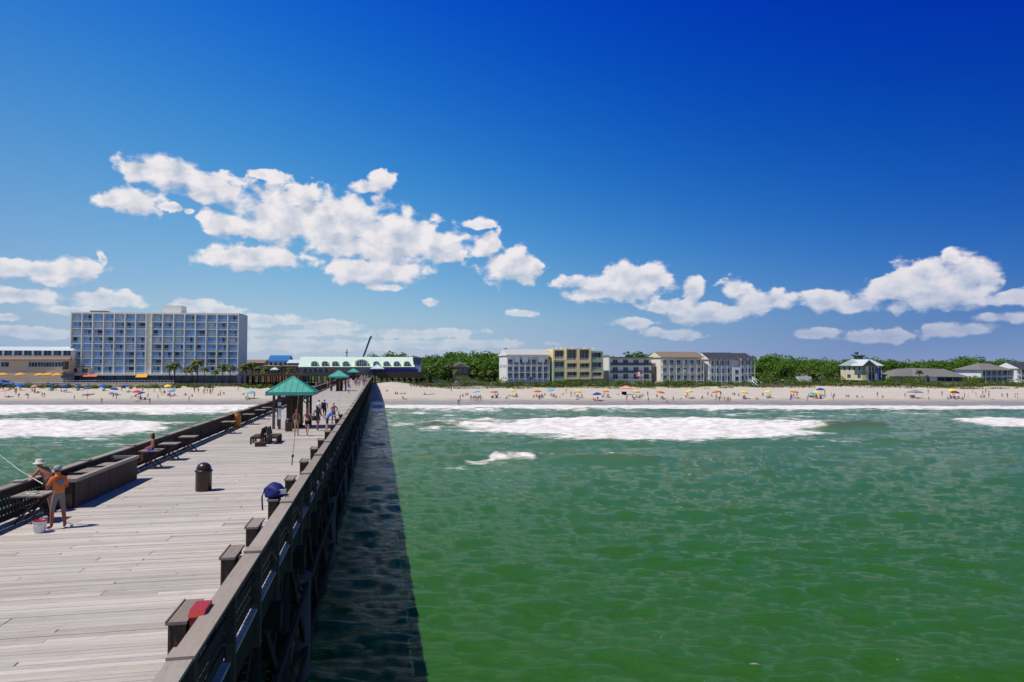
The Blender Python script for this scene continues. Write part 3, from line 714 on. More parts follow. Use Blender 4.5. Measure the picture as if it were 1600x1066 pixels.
BLUEW = mat('blue_shade_and_paint', (.36, .46, .62), .7, .08); NAVY = mat('navy_railing', (.05, .075, .14), .6, .1)  # pale blue holds the bluish shade of condominium balconies; also colours blue porches
TRIM = mat('white_trim', (.78, .78, .78), .6, .04); ORC = mat('orange_canvas', (.80, .36, .05), .8, .1); REDC = mat('red_canvas', (.72, .16, .06), .8, .1)
PIX = 1 / F
class Bld:                                        # local frame: x along the front, y back, z up from its ground
    def __init__(s, name, label, pxl, d, rot=PA, zg=4., cat='building'):
        s.d = d; x = (pxl - 800) / F * d; s.zg = zg
        s.o = thing(name, label, cat, (x, d, zg - .02), rot); s.rot = rot; s.pxl = pxl
        s.cache = {}
    def X(s, px):                                  # photo column -> distance along the front
        u = (px - 800) / F; x0 = s.o.location.x; c, n = math.cos(s.rot), math.sin(s.rot)
        return (u * s.d - x0) / (c - u * n)
    def Z(s, py, px=None):
        d = s.d + (s.X(px) * math.sin(s.rot) if px else 0); return CAMZ + (572 - py) / F * d - s.zg
    def part(s, name, mb, mats, parent=None, loc=None): 
        o = mb.build(name, mats, parent or s.o)
        if loc: o.location = loc
        return o
    def put(s, name, key, make, mats, loc, parent=None):
        if key not in s.cache: s.cache[key] = make().mesh(name, mats)
        return link(name, s.cache[key], parent or s.o, loc)
def window_mb(w, h, n=2, fr=.06, dep=.08):
    b = MB(); b.box(0, w, .03, dep, 0, h, 1)
    for k in range(n):
        b.box(fr + k * (w - fr) / n, (k + 1) * (w - fr) / n, .015, .028, fr, h - fr, 0)
    b.box(0, w, 0, .02, 0, fr * .9, 1); b.box(0, w, 0, .02, h - fr * .9, h, 1)
    for k in range(n + 1): x = k * (w - fr) / n; b.box(x + .002, x + fr - .002, .001, .024, fr, h - fr, 1)
    return b
def rail_mb(L, h=1.0, step=.35, bars=True):
    b = MB(); b.box(0, L, -.03, .03, h - .07, h); b.box(0, L, -.025, .025, .08, .14)
    if bars:
        for k in range(int(L / step) + 1): b.box(k * step, k * step + .07, -.02, .02, .14, h - .07)
    return b

# ---- tall hotel
HOTW = mat('pale_hotel_stucco', (.76, .76, .70), .8, .07, .4)
hd = 272
hot = Bld('beach_hotel', 'tall nine storey cream hotel with rows of blue balconies', 110, hd, R(7), 4.0)
Wd = hot.X(372); zt = hot.Z(487.5); fl = 2.98; z0 = zt - .7 - 8 * fl
XA = hot.X(227.5); XB = hot.X(236.5)
b = MB(); dep = 13.0
b.box(0, Wd, 1.7, dep, 0, zt - .55)                                # core
hot.part('wall', b, HOTW)
b = MB()
b.box(-.2, XB, -.05, dep + .2, zt - .55, zt); b.box(XB + .002, Wd + .25, -.25, dep + .2, zt - .555, zt + .1)
for k in range(8): z = z0 + k * fl; b.box(0, XA, 0, 1.69, z - .13, z + .13); b.box(XB, Wd, -.2, 1.69, z - .13, z + .13)
hot.part('floor_slab', b, HOTW)
xsA = np.linspace(0, XA, 8); xsB = np.linspace(XB, Wd, 9)
for k, x in enumerate(list(xsA) + list(xsB)):
    y0 = -.15 if k < 8 else -.35
    b = MB(); b.box(x - .2, x + .2, y0, 1.68, 0, zt - .56); hot.part('fin_wall', b, HOTW)
b = MB(); b.box(XA + .21, XB - .21, .3, 1.68, 0, zt - .6); st = hot.part('stair_tower', b, mat('stair_yellow', (.80, .74, .52), .8, .06))
b = MB()
for k in range(8): b.box(XA + .5, XB - .5, .22, .297, z0 + k * fl + .9, z0 + k * fl + 1.9)
hot.part('stair_window', b, HOTW, st)
b = MB(); b.box(Wd + .21, Wd + .26, .2, dep, 0, zt - .56); hot.part('end_wall', b, HOTW)
bay = (Wd - XB) / 8 - .42
def hotel_win(kind):
    b = MB(); w = bay; h = fl - .30
    b.box(0, w, .06, .12, 0, h, 3)
    cuts = {0: [(0, .5, 1), (.5, 1, 1)], 1: [(0, .36, 1), (.36, .66, 0), (.66, 1, 1)], 2: [(0, .42, 0), (.42, 1, 1)], 3: [(0, .25, 1), (.25, .8, 0), (.8, 1, 2)], 4: [(0, .55, 1), (.55, .75, 0), (.75, 1, 1)], 5: [(0, .6, 2), (.6, 1, 1)]}[kind]
    for a, c, mi in cuts: b.box(a * w + .06, c * w - .06, .03, .058, .08 if mi == 0 else .1, h - .3, mi)
    b.box(0, w, .0, .05, h - .28, h, 3); b.box(0, .055, .0, .05, 0, h - .282, 3); b.box(w - .055, w, 0, .05, 0, h - .282, 3)
    return b
BLF = mat('skylit_white_infill', (.36, .52, .78), .7, .08)  # white infill, its blue cast of skylight painted in
hw_ = [hotel_win(k).mesh('balcony_window', [GLASS, GLASSB, CURT, BLF]) for k in range(6)]
rb = rail_mb(bay, 1.0, .3); rme = rb.mesh('balcony_rail', mat('hotel_rail', (.55, .62, .70), .6, .05))
RH = random.Random(3)
for k, x in enumerate(list(xsA[:-1]) + list(xsB[:-1])):
    for f_ in range(8):
        z = z0 + f_ * fl + .14; y0 = 1.55
        w = link('balcony_window', hw_[RH.choice([0, 0, 0, 1, 1, 2, 3, 4, 4, 5, 5])], hot.o, (x + .21, y0, z))
        link('balcony_rail', rme, hot.o, (x + .21, .05 if k < 7 else -.12, z))
# roof boxes
b = MB(); b.box(hot.X(250), hot.X(278), 3, 9, zt + .11, hot.Z(474.5)); hot.part('lift_house', b, HOTW)
b = MB(); b.box(hot.X(234), hot.X(249.8), 3, 8, zt + .11, hot.Z(485)); hot.part('roof_box', b, HOTW)
b = MB(); b.box(hot.X(133), hot.X(157), 3, 8, zt + .002, hot.Z(484)); hot.part('plant_room', b, GRSH)
# ground floor: dark glazed front, awning
b = MB()
for k in range(15): x = .5 + k * Wd / 15; b.box(x, x + Wd / 15 - .6, -1.0, -.9, .1, z0 - 1.0)
hot.part('shop_front', b, GLASS); b = MB(); b.box(-.3, Wd, -1.6, 1.0, z0 - .9, z0 - .3); hot.part('canopy', b, HOTW)
b = MB(); b.prismx([(-3.6, z0 - 1.6), (-1.62, z0 - .32), (-1.62, z0 - 1.6)], hot.X(218), hot.X(235)); hot.part('awning', b, ORC)
b = MB(); b.prismx([(-3.2, z0 - 1.3), (-1.62, z0 - .6), (-1.62, z0 - 1.3)], hot.X(134), hot.X(146)); b.prismx([(-3.2, z0 - 1.3), (-1.62, z0 - .6), (-1.62, z0 - 1.3)], hot.X(147), hot.X(157)); hot.part('red_awning', b, REDC)
b = MB(); b.box(hot.X(112), hot.X(143), -1.5, -.2, z0 - .28, z0 + 2.4); hot.part('bay_block', b, TAN)
b = MB(); b.box(hot.X(113.5), hot.X(124), -1.53, -1.502, z0 + .3, z0 + 2.0); b.box(hot.X(132), hot.X(141), -1.53, -1.502, z0 + .3, z0 + 1.9); hot.part('bay_window', b, GLASS)

# ---- hotel annex at the left edge
an = Bld('hotel_annex', 'low tan hotel annex with white upper floor at the left edge', -70, hd - 10, R(7), 4.)
La = an.X(109); A = lambda y: an.Z(y, 40)
b = MB(); b.box(0, La, 0, 16, 0, A(562)); an.part('wall', b, TAN)
b = MB(); b.box(0, La - .5, 2.5, 15, A(562), A(547.5)); up_ = an.part('upper_wall', b, WHITEW)
b = MB(); b.prism([(0, 0), (0, 0)], 0, 0) if 0 else b.add([(-.5, -.8, A(563)), (La + .3, -.8, A(563)), (La - .3, 2.4, A(558.5)), (-.5, 2.4, A(558.5)), (-.5, -.8, A(561.8)), (La + .3, -.8, A(561.8)), (La - .3, 2.4, A(556.5)), (-.5, 2.4, A(556.5))], [(0, 3, 2, 1), (4, 5, 6, 7), (0, 1, 5, 4), (1, 2, 6, 5), (2, 3, 7, 6), (3, 0, 4, 7)]); an.part('lower_roof', b, BRSH)
b = MB(); b.add([(-.5, 1.8, A(547.6)), (La, 1.8, A(547.6)), (La - 2, 8, A(541)), (-.5, 8, A(541)), (La, 15, A(547.6)), (-.5, 15, A(547.6))], [(0, 1, 2, 3), (2, 4, 5, 3), (1, 4, 2), (0, 3, 5), (0, 5, 4, 1)]); an.part('roof', b, GREYR)
for k in range(12): an.put('window', 'u', lambda: window_mb(2.9, 2.0, 2), [GLASS, TRIM], (La - 3.6 - k * 3.6, 2.42, A(555.5)))
for px0, n in ((45, 1.6), (59, 3.5), (86.5, 1.6), (2, 1.4), (-20, 2.2)):
    b = window_mb(n * 2.1, 1.9, max(2, int(n * 2))); an.part('window', b, [GLASS, TRIM], None, (an.X(px0), -.081, A(573.5)))
b = MB(); b.box(an.X(98), La - .2, -.04, -.002, A(578), A(565)); an.part('recess_shade_panel', b, BRN)  # flat dark panel on the wall, painting the shade of a recess
b = MB(); b.box(an.X(85), La, -4.6, -.1, 0, A(579.5)); an.part('front_block', b, TAN)
b = MB(); b.box(an.X(106), an.X(127), -4.66, -4.602, A(590), A(583)); an.part('front_window', b, GLASS)

# ---- condominium row
def floors_front(B, x0, x1, zs, nb, rail, winw, y=0., dep=1.8, posts=TRIM, slab=TRIM, wh=2.0, npan=2, rl_h=1.0, rail_mat=None, cols=None, wall=None):
    L = x1 - x0
    for i, z in enumerate(zs):
        b = MB(); b.box(x0, x1, y, y + dep - .01, z - .12, z + .12); B.part('balcony_floor', b, slab)
        for k in range(nb):
            bw = L / nb; B.put('window', ('w', round(bw, 2), winw), lambda: window_mb(bw * winw, wh, npan), [GLASS, TRIM], (x0 + k * bw + bw * (1 - winw) / 2, y + dep - .085, z + .2))
            if rail: B.put('balcony_rail', ('r', round(bw, 2), rl_h), lambda: rail_mb(bw - .1, rl_h), [rail_mat or TRIM], (x0 + k * bw + .05, y + .06, z + .122))
    if posts:
        top = zs[-1] + (zs[1] - zs[0]) - .15
        for k in range((cols or nb) + 1):
            xx = x0 + L * k / (cols or nb); B.put('column', ('c', round(top, 2)), lambda: MB().box(-.09, .09, -.09, .09, zs[0] - 1.0, top), [posts], (xx, y + .0 - .1, 0))

A_ = Bld('white_condominium', 'white four storey condominium with pale roof and pale blue balconies', 793, 270)
L = A_.X(858.5); Z = lambda y: A_.Z(y, 825); dp = 19.
b = MB(); b.box(0, L, 1.8, dp, 0, Z(554.5)); A_.part('wall', b, WHITEW)
b = MB(); b.prismx([(-.6, Z(554.5)), (dp * .5, Z(545)), (dp + .6, Z(554.5))], -.35, L + .3); r_ = A_.part('roof', b, PALESH)
b = MB(); b.prismx([(-.55, Z(554.6) - .25), (-.55, Z(554.6)), (dp * .5, Z(545.3)), (dp + .5, Z(554.6)), (dp + .5, Z(554.6) - .25)], -.38, -.352); A_.part('gable', b, WHITEW)
floors_front(A_, .1, L - .1, [Z(592), Z(582), Z(570.5)], 7, True, .72, rail_mat=BLUEW, wh=2.1)
b = MB(); b.box(.1, L - .1, .3, 1.79, Z(557.8), Z(554.6)); A_.part('soffit_band', b, WHITEW)
for k, (a, c) in enumerate(((804, 812), (816, 825), (841, 851))):
    b = MB(); b.box(A_.X(a), A_.X(c), -.0, .05, Z(566), Z(558)); A_.part('white_screen', b, WHITEW)
b = MB(); b.box(0, L, .2, 1.78, 0, Z(593)); A_.part('ground_floor_wall', b, BLUEW)
for k in range(5):
    b = window_mb(1.0, 1.4, 1); o = A_.part('side_window', b, [GLASS, TRIM], None, (-.09, 4 + 3 * k, Z(575))); o.rotation_euler[2] = R(-90)

B_ = Bld('yellow_green_condominium', 'flat roofed yellow and sage green condominium with dark window recesses', 865, 271)
L = B_.X(943); Z = lambda y: B_.Z(y, 900); dp = 16
xg = B_.X(884); xh = B_.X(923.5)
b = MB(); b.box(0, L, 2.2, dp, 0, Z(548)); B_.part('core_wall', b, GRN)
def frame(name, x0, x1, y0, z0_, z1_, cells, rows_, mt, dep=2.19):
    # wall with real openings: piers, lintels, dark loggias behind
    b = MB(); cs = [x0]; n = cells; w = (x1 - x0) / n; pw = 1.15
    for k in range(n + 1): x = x0 + k * w; b.box(max(x0, x - pw / 2), min(x1, x + pw / 2), y0, dep, z0_, z1_)
    hs = (z1_ - z0_) / rows_
    for r in range(rows_ + 1):
        z = z0_ + r * hs
        for k in range(n): b.box(x0 + k * w + pw / 2 + (.0 if k else pw / 2 * 0), x0 + (k + 1) * w - pw / 2, y0 + .01, dep, max(z0_, z - .45), min(z1_, z + .75))
    B_.part(name, b, mt)
    for r in range(rows_):
        for k in range(n):
            ww = w - pw; B_.put('window', ('bw', round(ww, 2), round(hs, 2)), lambda: window_mb(ww, hs - 1.2, 3), [GLASS, TRIM], (x0 + k * w + pw / 2, dep - .09, z0_ + r * hs + .75))
            B_.put('balcony_rail', ('br', round(ww, 2)), lambda: rail_mb(ww, .8, .3), [TRIM], (x0 + k * w + pw / 2, y0 + .2, z0_ + r * hs + .752))
zf = [Z(594), Z(583), Z(570), Z(557.5), Z(544.5)]
frame('left_front', 0, xg - .01, .5, Z(595), Z(563.5), 1, 2, GRN); frame('left_top_front', 0, xg - .01, .45, Z(563.3), Z(546), 1, 1, YEL)
frame('middle_front', xg, xh, 0, Z(593), Z(566), 2, 2, YEL); frame('middle_top_front', xg, xh, .1, Z(565.8), Z(544.5), 2, 1, YEL)
frame('right_top_front', xh + .01, L, .4, Z(580), Z(549), 1, 2, GRN); frame('right_front', xh + .01, L, .2, Z(592), Z(580.2), 1, 1, YEL)
b = MB(); b.box(-.05, .0, .46, 9, Z(566), Z(546)); B_.part('yellow_side_wall', b, YEL)
b = MB(); b.box(.5, xh, 2.3, dp - 1, Z(548) + .01, Z(544.6)); B_.part('roof_storey', b, CREAM)
for x in (873, 880, 898, 917, 931): b = MB(); b.box(B_.X(x), B_.X(x + 3.5), 3, 5, Z(544.5), Z(543)); B_.part('roof_vent', b, TRIM)

C_dep = .9
C_ = Bld('white_motel', 'white three storey flat roofed motel with dark blue balcony bands', 954, 282)
L = C_.X(1019); Z = lambda y: C_.Z(y, 985); dp = 14
b = MB(); b.box(0, L, C_dep, dp, 0, Z(560)); C_.part('wall', b, WHITEW)
b = MB(); b.box(-.3, L + .2, -.3, dp + .2, Z(559.9), Z(558)); C_.part('roof', b, GRSH)
floors_front(C_, 0, L, [Z(593), Z(582.3), Z(570.5)], 4, True, .5, rail_mat=NAVY, wh=2.1, posts=None, slab=TRIM, dep=C_dep)
for z in (Z(582.3), Z(570.5)): b = MB(); b.box(0, L, -.02, .02, z - .15, z + .75); C_.part('balcony_front', b, NAVY)
b = MB(); b.box(-.8, -.31, 0, 9, 0, Z(559)); C_.part('chimney_wall', b, WHITEW)

D_ = Bld('brown_roofed_condominium', 'cream condominium with brown shingle roof and white balcony columns', 1035, 279)
L = D_.X(1099.5); Z = lambda y: D_.Z(y, 1067); dp = 15
b = MB(); b.box(0, L, 1.8, dp, 0, Z(558.3)); D_.part('wall', b, mat('ivory_stucco', (.84, .79, .68), .8, .06, .4))
b = MB(); b.prismx([(-.5, Z(558.5)), (dp * .5, Z(549.2)), (dp + .5, Z(558.5))], -.4, L + .3); D_.part('roof', b, BRSH)
b = MB(); b.prismx([(.3, Z(558.6)), (dp * .5, Z(550)), (dp - .3, Z(558.6))], -.44, -.402); D_.part('gable', b, CREAM)
floors_front(D_, .1, L - .1, [Z(595), Z(583.3), Z(571)], 6, True, .62, wh=2.0)
b = MB(); b.box(D_.X(1066), D_.X(1070), -.12, -.02, Z(569), Z(563)); b.box(D_.X(1067.5), D_.X(1071.5), -.12, -.02, Z(582), Z(577.5)); D_.part('hanging_sheet', b, WHITEW)
b = MB(); b.box(-.05, -.002, 6, 8, 0.5, Z(573)); D_.part('stair_shade_panel', b, BRN)  # dark sheet laid on the side wall as the stair opening's shade

E_ = Bld('slate_roofed_condominium', 'white and pale blue condominium with dark slate roof and stair tower', 1110, 281)
L = E_.X(1178); Z = lambda y: E_.Z(y, 1145); dp = 14.5; xm = E_.X(1156)
b = MB(); b.box(0, L, 1.8, dp, 0, Z(561.3)); E_.part('wall', b, WHITEW)
b = MB(); b.prismx([(-.5, Z(561.6)), (dp * .5, Z(550.5)), (dp + .5, Z(561.6))], -.4, xm - .02); E_.part('roof', b, SLATE)
b = MB(); b.prismx([(-1.0, Z(562.3)), (dp * .5, Z(551.2)), (dp + .3, Z(562.3))], xm + .1, L + .3); E_.part('wing_roof', b, SLATE)
b = MB(); b.prismx([(-1.15, Z(562.5)), (dp * .5, Z(551)), (dp + .4, Z(562.5))], xm - .018, xm + .098); E_.part('parapet', b, TRIM)
b = MB(); b.prismx([(.3, Z(561.8)), (dp * .5, Z(551.4)), (dp - .3, Z(561.8))], -.44, -.402); E_.part('gable', b, WHITEW)
floors_front(E_, .1, E_.X(1144), [Z(596), Z(584), Z(571.8)], 4, True, .66, rail_mat=BLUEW, wh=2.0)
floors_front(E_, xm + .1, L - .1, [Z(596), Z(584), Z(571.8)], 2, True, .62, y=-.6, dep=2.4, rail_mat=BLUEW, wh=2.0)
b = MB(); b.box(E_.X(1144.5), xm - .05, -.3, 1.79, 0, Z(574)); tw = E_.part('stair_tower', b, WHITEW)
for z in (Z(594.5), Z(584)): E_.put('tower_window', 'tw', lambda: window_mb(1.6, 1.7, 1), [GLASS, TRIM], (E_.X(1147.3), -.385, z), tw)
b = MB()
for k in range(6): b.box(E_.X(1170) + k * .45, E_.X(1170) + k * .45 + .44, -3 - k * .5, -2.5 - k * .5, 0, 2.6 - k * .42)
E_.part('front_stair', b, TRIM)

# ---- yellow beach house on piles
F_ = Bld('yellow_beach_house', 'pale yellow beach house on piles with metal roof and gabled porch', 1352, 290, PA, 3.8, 'house')
Z = lambda y: F_.Z(y, 1352); xr = F_.X(1377); dp = 16; fb = Z(594.5)
fy = mat('pale_yellow_siding', (.72, .66, .46), .75, .05)
b = MB(); b.box(0, xr, 2.2, dp, fb, Z(571.5)); b.box(-.02, 0, .0, dp, fb, Z(571.5)) ; b.box(-.02, 1.2, .0, 2.19, fb, Z(571.5)); F_.part('wall', b, fy)
b = MB(); b.prismx([(-.4, Z(571.6)), (dp * .5, Z(561.5)), (dp + .5, Z(571.6))], -1, xr + 1.2); F_.part('roof', b, GREYR)
b = MB(); b.prism([(F_.X(1345) , Z(571.7)), (F_.X(1355.5), Z(562)), (F_.X(1368), Z(571.7))], -.9, 6.5); gab = F_.part('porch_gable', b, GREYR)
b = MB(); b.prism([(F_.X(1346.5), Z(571.8)), (F_.X(1355.5), Z(563.2)), (F_.X(1366.5), Z(571.8))], -.96, -.902); F_.part('gable_glass', b, GLASS, gab)
b = MB(); b.box(.3, xr, -.2, 2.18, Z(583.5), Z(582.6)); b.box(.3, xr, -.3, 2.18, fb - .25, fb); F_.part('porch_floor', b, BRN)
for i, x in enumerate(np.linspace(1.3, xr - .2, 5)): F_.put('porch_post', 'pp', lambda: MB().box(-.07, .07, -.07, .07, fb, Z(571.8)), [TRIM], (x, -.1, 0))
for k in range(4):
    for zz in (Z(581), Z(593)): F_.put('porch_window', 'pw', lambda: window_mb((xr - 1.6) / 4 - .3, 2.2, 2), [GLASS, TRIM], (1.4 + k * (xr - 1.5) / 4, 2.11, zz))
b = MB(); b.box(F_.X(1366), F_.X(1370), -.15, .1, Z(594), Z(582.5)); F_.part('white_panel', b, TRIM)
b = MB(); b.box(F_.X(1370.3), F_.X(1375), -.1, .1, Z(594), Z(575)); F_.part('blue_panel', b, mat('blue_tarp', (.03, .05, .30), .6))
for k in range(4):
    o = F_.put('side_window', 'sw', lambda: window_mb(1.1, 1.6, 1), [GLASS, TRIM], (-.12, 4.2 + k * 3.2, Z(579))); o.rotation_euler[2] = R(-90)
for k in range(2):
    o = F_.put('side_window', 'sw2', lambda: window_mb(2.2, 1.6, 2), [GLASS, TRIM], (-.12, 5 + k * 6.5, Z(591))); o.rotation_euler[2] = R(-90)
for x in np.linspace(.3, xr - .3, 4):
    for y in (0.3, 5, 10, 15): F_.put('pile', 'pl', lambda: MB().box(-.15, .15, -.15, .15, 0, fb - .26), [BRN], (x, y, 0))
b = MB(); b.bar((-.6, -.4, fb), (-.6, -4.5, 0), 1.1, .2); F_.part('beach_stair', b, W_RAIL)

# ---- low grey roofed house, white hip roofed house, house at the right edge
G_ = Bld('low_grey_house', 'low beach house with wide grey hip roof and dark screened porch', 1433, 288, PA, 3.6, 'house')
Z = lambda y: G_.Z(y, 1470); xr = G_.X(1513); dp = 13
xw = G_.X(1463)
b = MB(); b.box(0, xw, 0, dp, 0, Z(587)); b.box(xw + .01, xr - .8, 2.4, dp, 0, Z(588)); G_.part('wall', b, CREAM)
b = MB(); b.add([(-.6, -.8, Z(588)), (xr, -.8, Z(589.5)), (xr, dp + .5, Z(589.5)), (-.6, dp + .5, Z(588)), (4, dp / 2, Z(575)), (xr - 6, dp / 2, Z(577))], [(0, 1, 5, 4), (2, 3, 4, 5), (1, 2, 5), (3, 0, 4), (3, 2, 1, 0)]); G_.part('roof', b, GRSH)
b = MB(); b.box(xw, xr - .9, -.3, 2.38, Z(597.2), Z(596.4)); G_.part('porch_floor', b, TRIM)
for k in range(4): G_.put('screen', 'sc', lambda: window_mb((xr - .9 - xw) / 4, Z(589.6) - Z(596.3), 1), [GLASS, TRIM], (xw + k * (xr - .9 - xw) / 4, -.2, Z(596.3)))
for k in range(4): G_.put('lower_screen', 'ls', lambda: window_mb((xr - .9 - xw) / 4, Z(597.4) - .1, 1), [GLASS, BRN], (xw + k * (xr - .9 - xw) / 4, -.1, .1))
G_.put('door', 'dr', lambda: window_mb(1.0, 2.1, 1), [GLASS, BRN], (G_.X(1448), -.085, Z(597)))
b = MB(); b.box(G_.X(1400), G_.X(1434), 4, 12, 0, Z(587.5)); G_.part('side_wing', b, GRN)
b = MB(); b.add([(G_.X(1400), 2, Z(588)), (G_.X(1436), 2, Z(588)), (G_.X(1436), 13, Z(588)), (G_.X(1400), 13, Z(588)), (G_.X(1420), 7.5, Z(576.5)), (G_.X(1450), 7.5, Z(575.2))], [(0, 1, 5, 4), (2, 3, 4, 5), (1, 2, 5), (3, 0, 4), (3, 2, 1, 0)]); G_.part('side_roof', b, GRSH)
b = MB(); b.box(G_.X(1418), G_.X(1427), 3.9, 3.98, Z(594), Z(589)); G_.part('side_window', b, GLASS)

H_ = Bld('white_hip_roofed_house', 'white two storey house with grey hip roof and blue porches', 1537, 293, PA, 3.6, 'house')
Z = lambda y: H_.Z(y, 1550); xr = H_.X(1581); dp = 14
b = MB(); b.box(0, xr, 2.2, dp, Z(599), Z(578)); b.box(-1.2, 0, .5, dp, Z(599), Z(578)); H_.part('wall', b, WHITEW)
b = MB(); b.add([(-2, -.8, Z(578)), (xr + .8, -.8, Z(578.5)), (xr + .8, dp + .6, Z(578.5)), (-2, dp + .6, Z(578)), (4, dp / 2, Z(567.5)), (xr - 5, dp / 2, Z(568))], [(0, 1, 5, 4), (2, 3, 4, 5), (1, 2, 5), (3, 0, 4), (3, 2, 1, 0)]); H_.part('roof', b, GRSH)
zs_ = [Z(598), Z(588)]
floors_front(H_, .6, xr, zs_, 5, True, .75, rail_mat=BLUEW, wh=1.9, posts=TRIM)
b = MB(); b.box(-1.2, xr, 2.3, dp, 0, Z(599.2)); H_.part('lower_storey', b, BRN)
b = MB(); b.bar((H_.X(1572), -1, Z(596)), (H_.X(1586), -7, 0.1), 1.2, .15); b.bar((H_.X(1572), -1, Z(593)), (H_.X(1586), -7, 1.1), .1, .1); H_.part('beach_stair', b, TRIM)

I_ = Bld('white_gabled_house', 'white gabled house cut off by the right edge of the photo', 1594, 292, PA, 3.6, 'house')
Z = lambda y: I_.Z(y, 1598); xr = I_.X(1660); dp = 13
b = MB(); b.box(0, xr, 1.8, dp, 0, Z(575)); I_.part('wall', b, WHITEW)
b = MB(); b.prismx([(-.5, Z(576)), (dp * .5, Z(566)), (dp + .5, Z(576))], -.4, xr + .4); I_.part('roof', b, SLATE)
b = MB(); b.prismx([(.2, Z(576)), (dp * .5, Z(566.8)), (dp - .2, Z(576))], -.44, -.402); I_.part('gable', b, WHITEW)
floors_front(I_, .1, xr, [Z(597), Z(586)], 4, True, .6, wh=2.0)

# ---- houses among the trees
def cottage(name, label, px0, px1, ye, yr, d, wallm, roofm, zg=4., gable_front=True, nwin=2):
    q = Bld(name, label, px0, d, PA * .5, zg, 'house'); L = q.X(px1); Z = lambda y: q.Z(y, (px0 + px1) / 2); dp = 10
    b = MB(); b.box(0, L, 0, dp, 0, Z(ye)); q.part('wall', b, wallm)
    b = MB()
    if gable_front:
        b.prism([(-.5, Z(ye) - .1), (L / 2, Z(yr)), (L + .5, Z(ye) - .1)], -.6, dp + .4); q.part('roof', b, roofm)
        b = MB(); b.prism([(.2, Z(ye)), (L / 2, Z(yr) - .5), (L - .2, Z(ye))], -.64, -.602); q.part('gable', b, wallm)
    else:
        b.prismx([(-.6, Z(ye) - .1), (dp / 2, Z(yr)), (dp + .6, Z(ye) - .1)], -.5, L + .5); q.part('roof', b, roofm)
    for k in range(nwin): q.put('window', 'w', lambda: window_mb(L / nwin * .55, 1.5, 2), [GLASS, TRIM], (L / nwin * (k + .22), -.085, max(.6, Z(ye) - 2.3)))
    return q
GRW = mat('grey_siding', (.30, .32, .33), .8, .1)
cottage('cottage', 'small grey gabled cottage half hidden in trees right of the pier', 675, 690, 573, 566.5, 300, GRW, GREYR)
cottage('cottage', 'grey gabled cottage with brown porch among palms right of the pier', 707, 732, 573.5, 565.5, 292, mat('weathered_brown_siding', (.17, .14, .115), .8, .15), PALESH, nwin=3)
cottage('cottage', 'white cottage behind palms left of the yellow beach house', 1250, 1266, 591, 584, 300, WHITEW, GRSH)
cottage('cottage', 'small pale cottage with tan roof close to the yellow house', 1281, 1290, 592, 585, 300, WHITEW, GREYR)
cottage('cottage', 'white roofed cottage peeking out behind the low grey house', 1488, 1512, 583, 575, 320, WHITEW, GRSH, gable_front=False)
cottage('cottage', 'tan roofed cottage between the yellow house and low grey house', 1383, 1402, 584, 579, 312, TAN, mat('tan_roof', (.42, .30, .19), .8, .1), gable_front=False)
cottage('town_building', 'tan town block beside the pier house behind the left palms', 411, 470, 572, 571, 300, mat('terracotta_wall', (.42, .22, .13), .8, .1), BRSH, gable_front=False, nwin=6)
q = cottage('town_building', 'pale town building with bright blue roof left of the pier house', 420, 450, 563.5, 555, 330, WHITEW, mat('blue_metal_roof', (.03, .17, .46), .4, .05), gable_front=False, nwin=4)
cottage('town_building', 'low white roofed shed between blue roof and pier house', 450, 478, 567, 562, 315, GRW, GREYR, gable_front=False, nwin=3)
cottage('town_building', 'low brown building just right of the hotel', 384, 412, 567, 562, 330, BRSH, BRSH, gable_front=False, nwin=3)

# ------------------------------------------------------------------ pier house with dormers on its piled platform
PH = Bld('pier_house', 'long pier house with pale metal roof and a row of dormers', 470, 266, PA, 4., 'building')
ph = PH.o; L = PH.X(646); Z = lambda y: PH.Z(y, 560); dp = 15
fz = Z(584.5)
b = MB(); b.box(0, L, 1.0, dp, fz, Z(573)); PH.part('wall', b, GRW)
b = MB(); b.prismx([(-.8, Z(573.5)), (dp * .5, Z(557.5)), (dp + .8, Z(573.5))], -.8, L + .5); rf = PH.part('roof', b, LGREEN)
sb = MB()
for k in range(int(L / 1.2)): sb.bar((k * 1.2, -.75, Z(573.3) + .03), (k * 1.2, dp * .5, Z(557.5) + .03), .06, .06)
tag(PH.part('roof_seam', sb, LGREEN, rf), kind='stuff')
def dormer(px, big=False):
    w = 1.35 if not big else 2.6; zb = Z(572.2); h = 1.9 if not big else 2.6
    x = PH.X(px)
    b = MB(); arc = [(-w, 0), (w, 0), (w, h * .55)] + [(w * math.cos(a), h * .55 + h * .5 * math.sin(a)) for a in np.linspace(.3, math.pi - .3, 7)] + [(-w, h * .55)]
    b.prism(arc, -.35, 5.0)
    o = PH.part('dormer', b, LGREEN, rf, (x, 0, zb))
    k = .74; b = MB(); b.prism([(p[0] * k, p[1] * .82 + .12) for p in arc], -.42, -.352); PH.part('dormer_window', b, GLASS, rf, (x, 0, zb))
    b = MB()
    for q in ((-.33, 0, .33) if big else (0,)): b.box(q * w - .06, q * w + .06, -.46, -.422, .15, h * .85)
    b.box(-w * .72, w * .72, -.455, -.423, h * .45, h * .45 + .1); PH.part('dormer_mullion', b, TRIM, rf, (x, 0, zb))
for px in (491.5, 508, 524, 540.5, 588, 604, 620, 636): dormer(px)
dormer(565, True)
for px in (474, 482, 490, 498, 507, 516): 
    PH.put('window', 'pw', lambda: window_mb(1.4, 1.7, 1), [GLASS, TRIM], (PH.X(px), .915, fz + .5))
b = MB(); b.box(PH.X(515), PH.X(521), .90, .99, fz + .3, fz + 2.2); PH.part('red_sign', b, REDC)
bt = mat('blue_awning_glass', (.012, .02, .20), .25, .1)
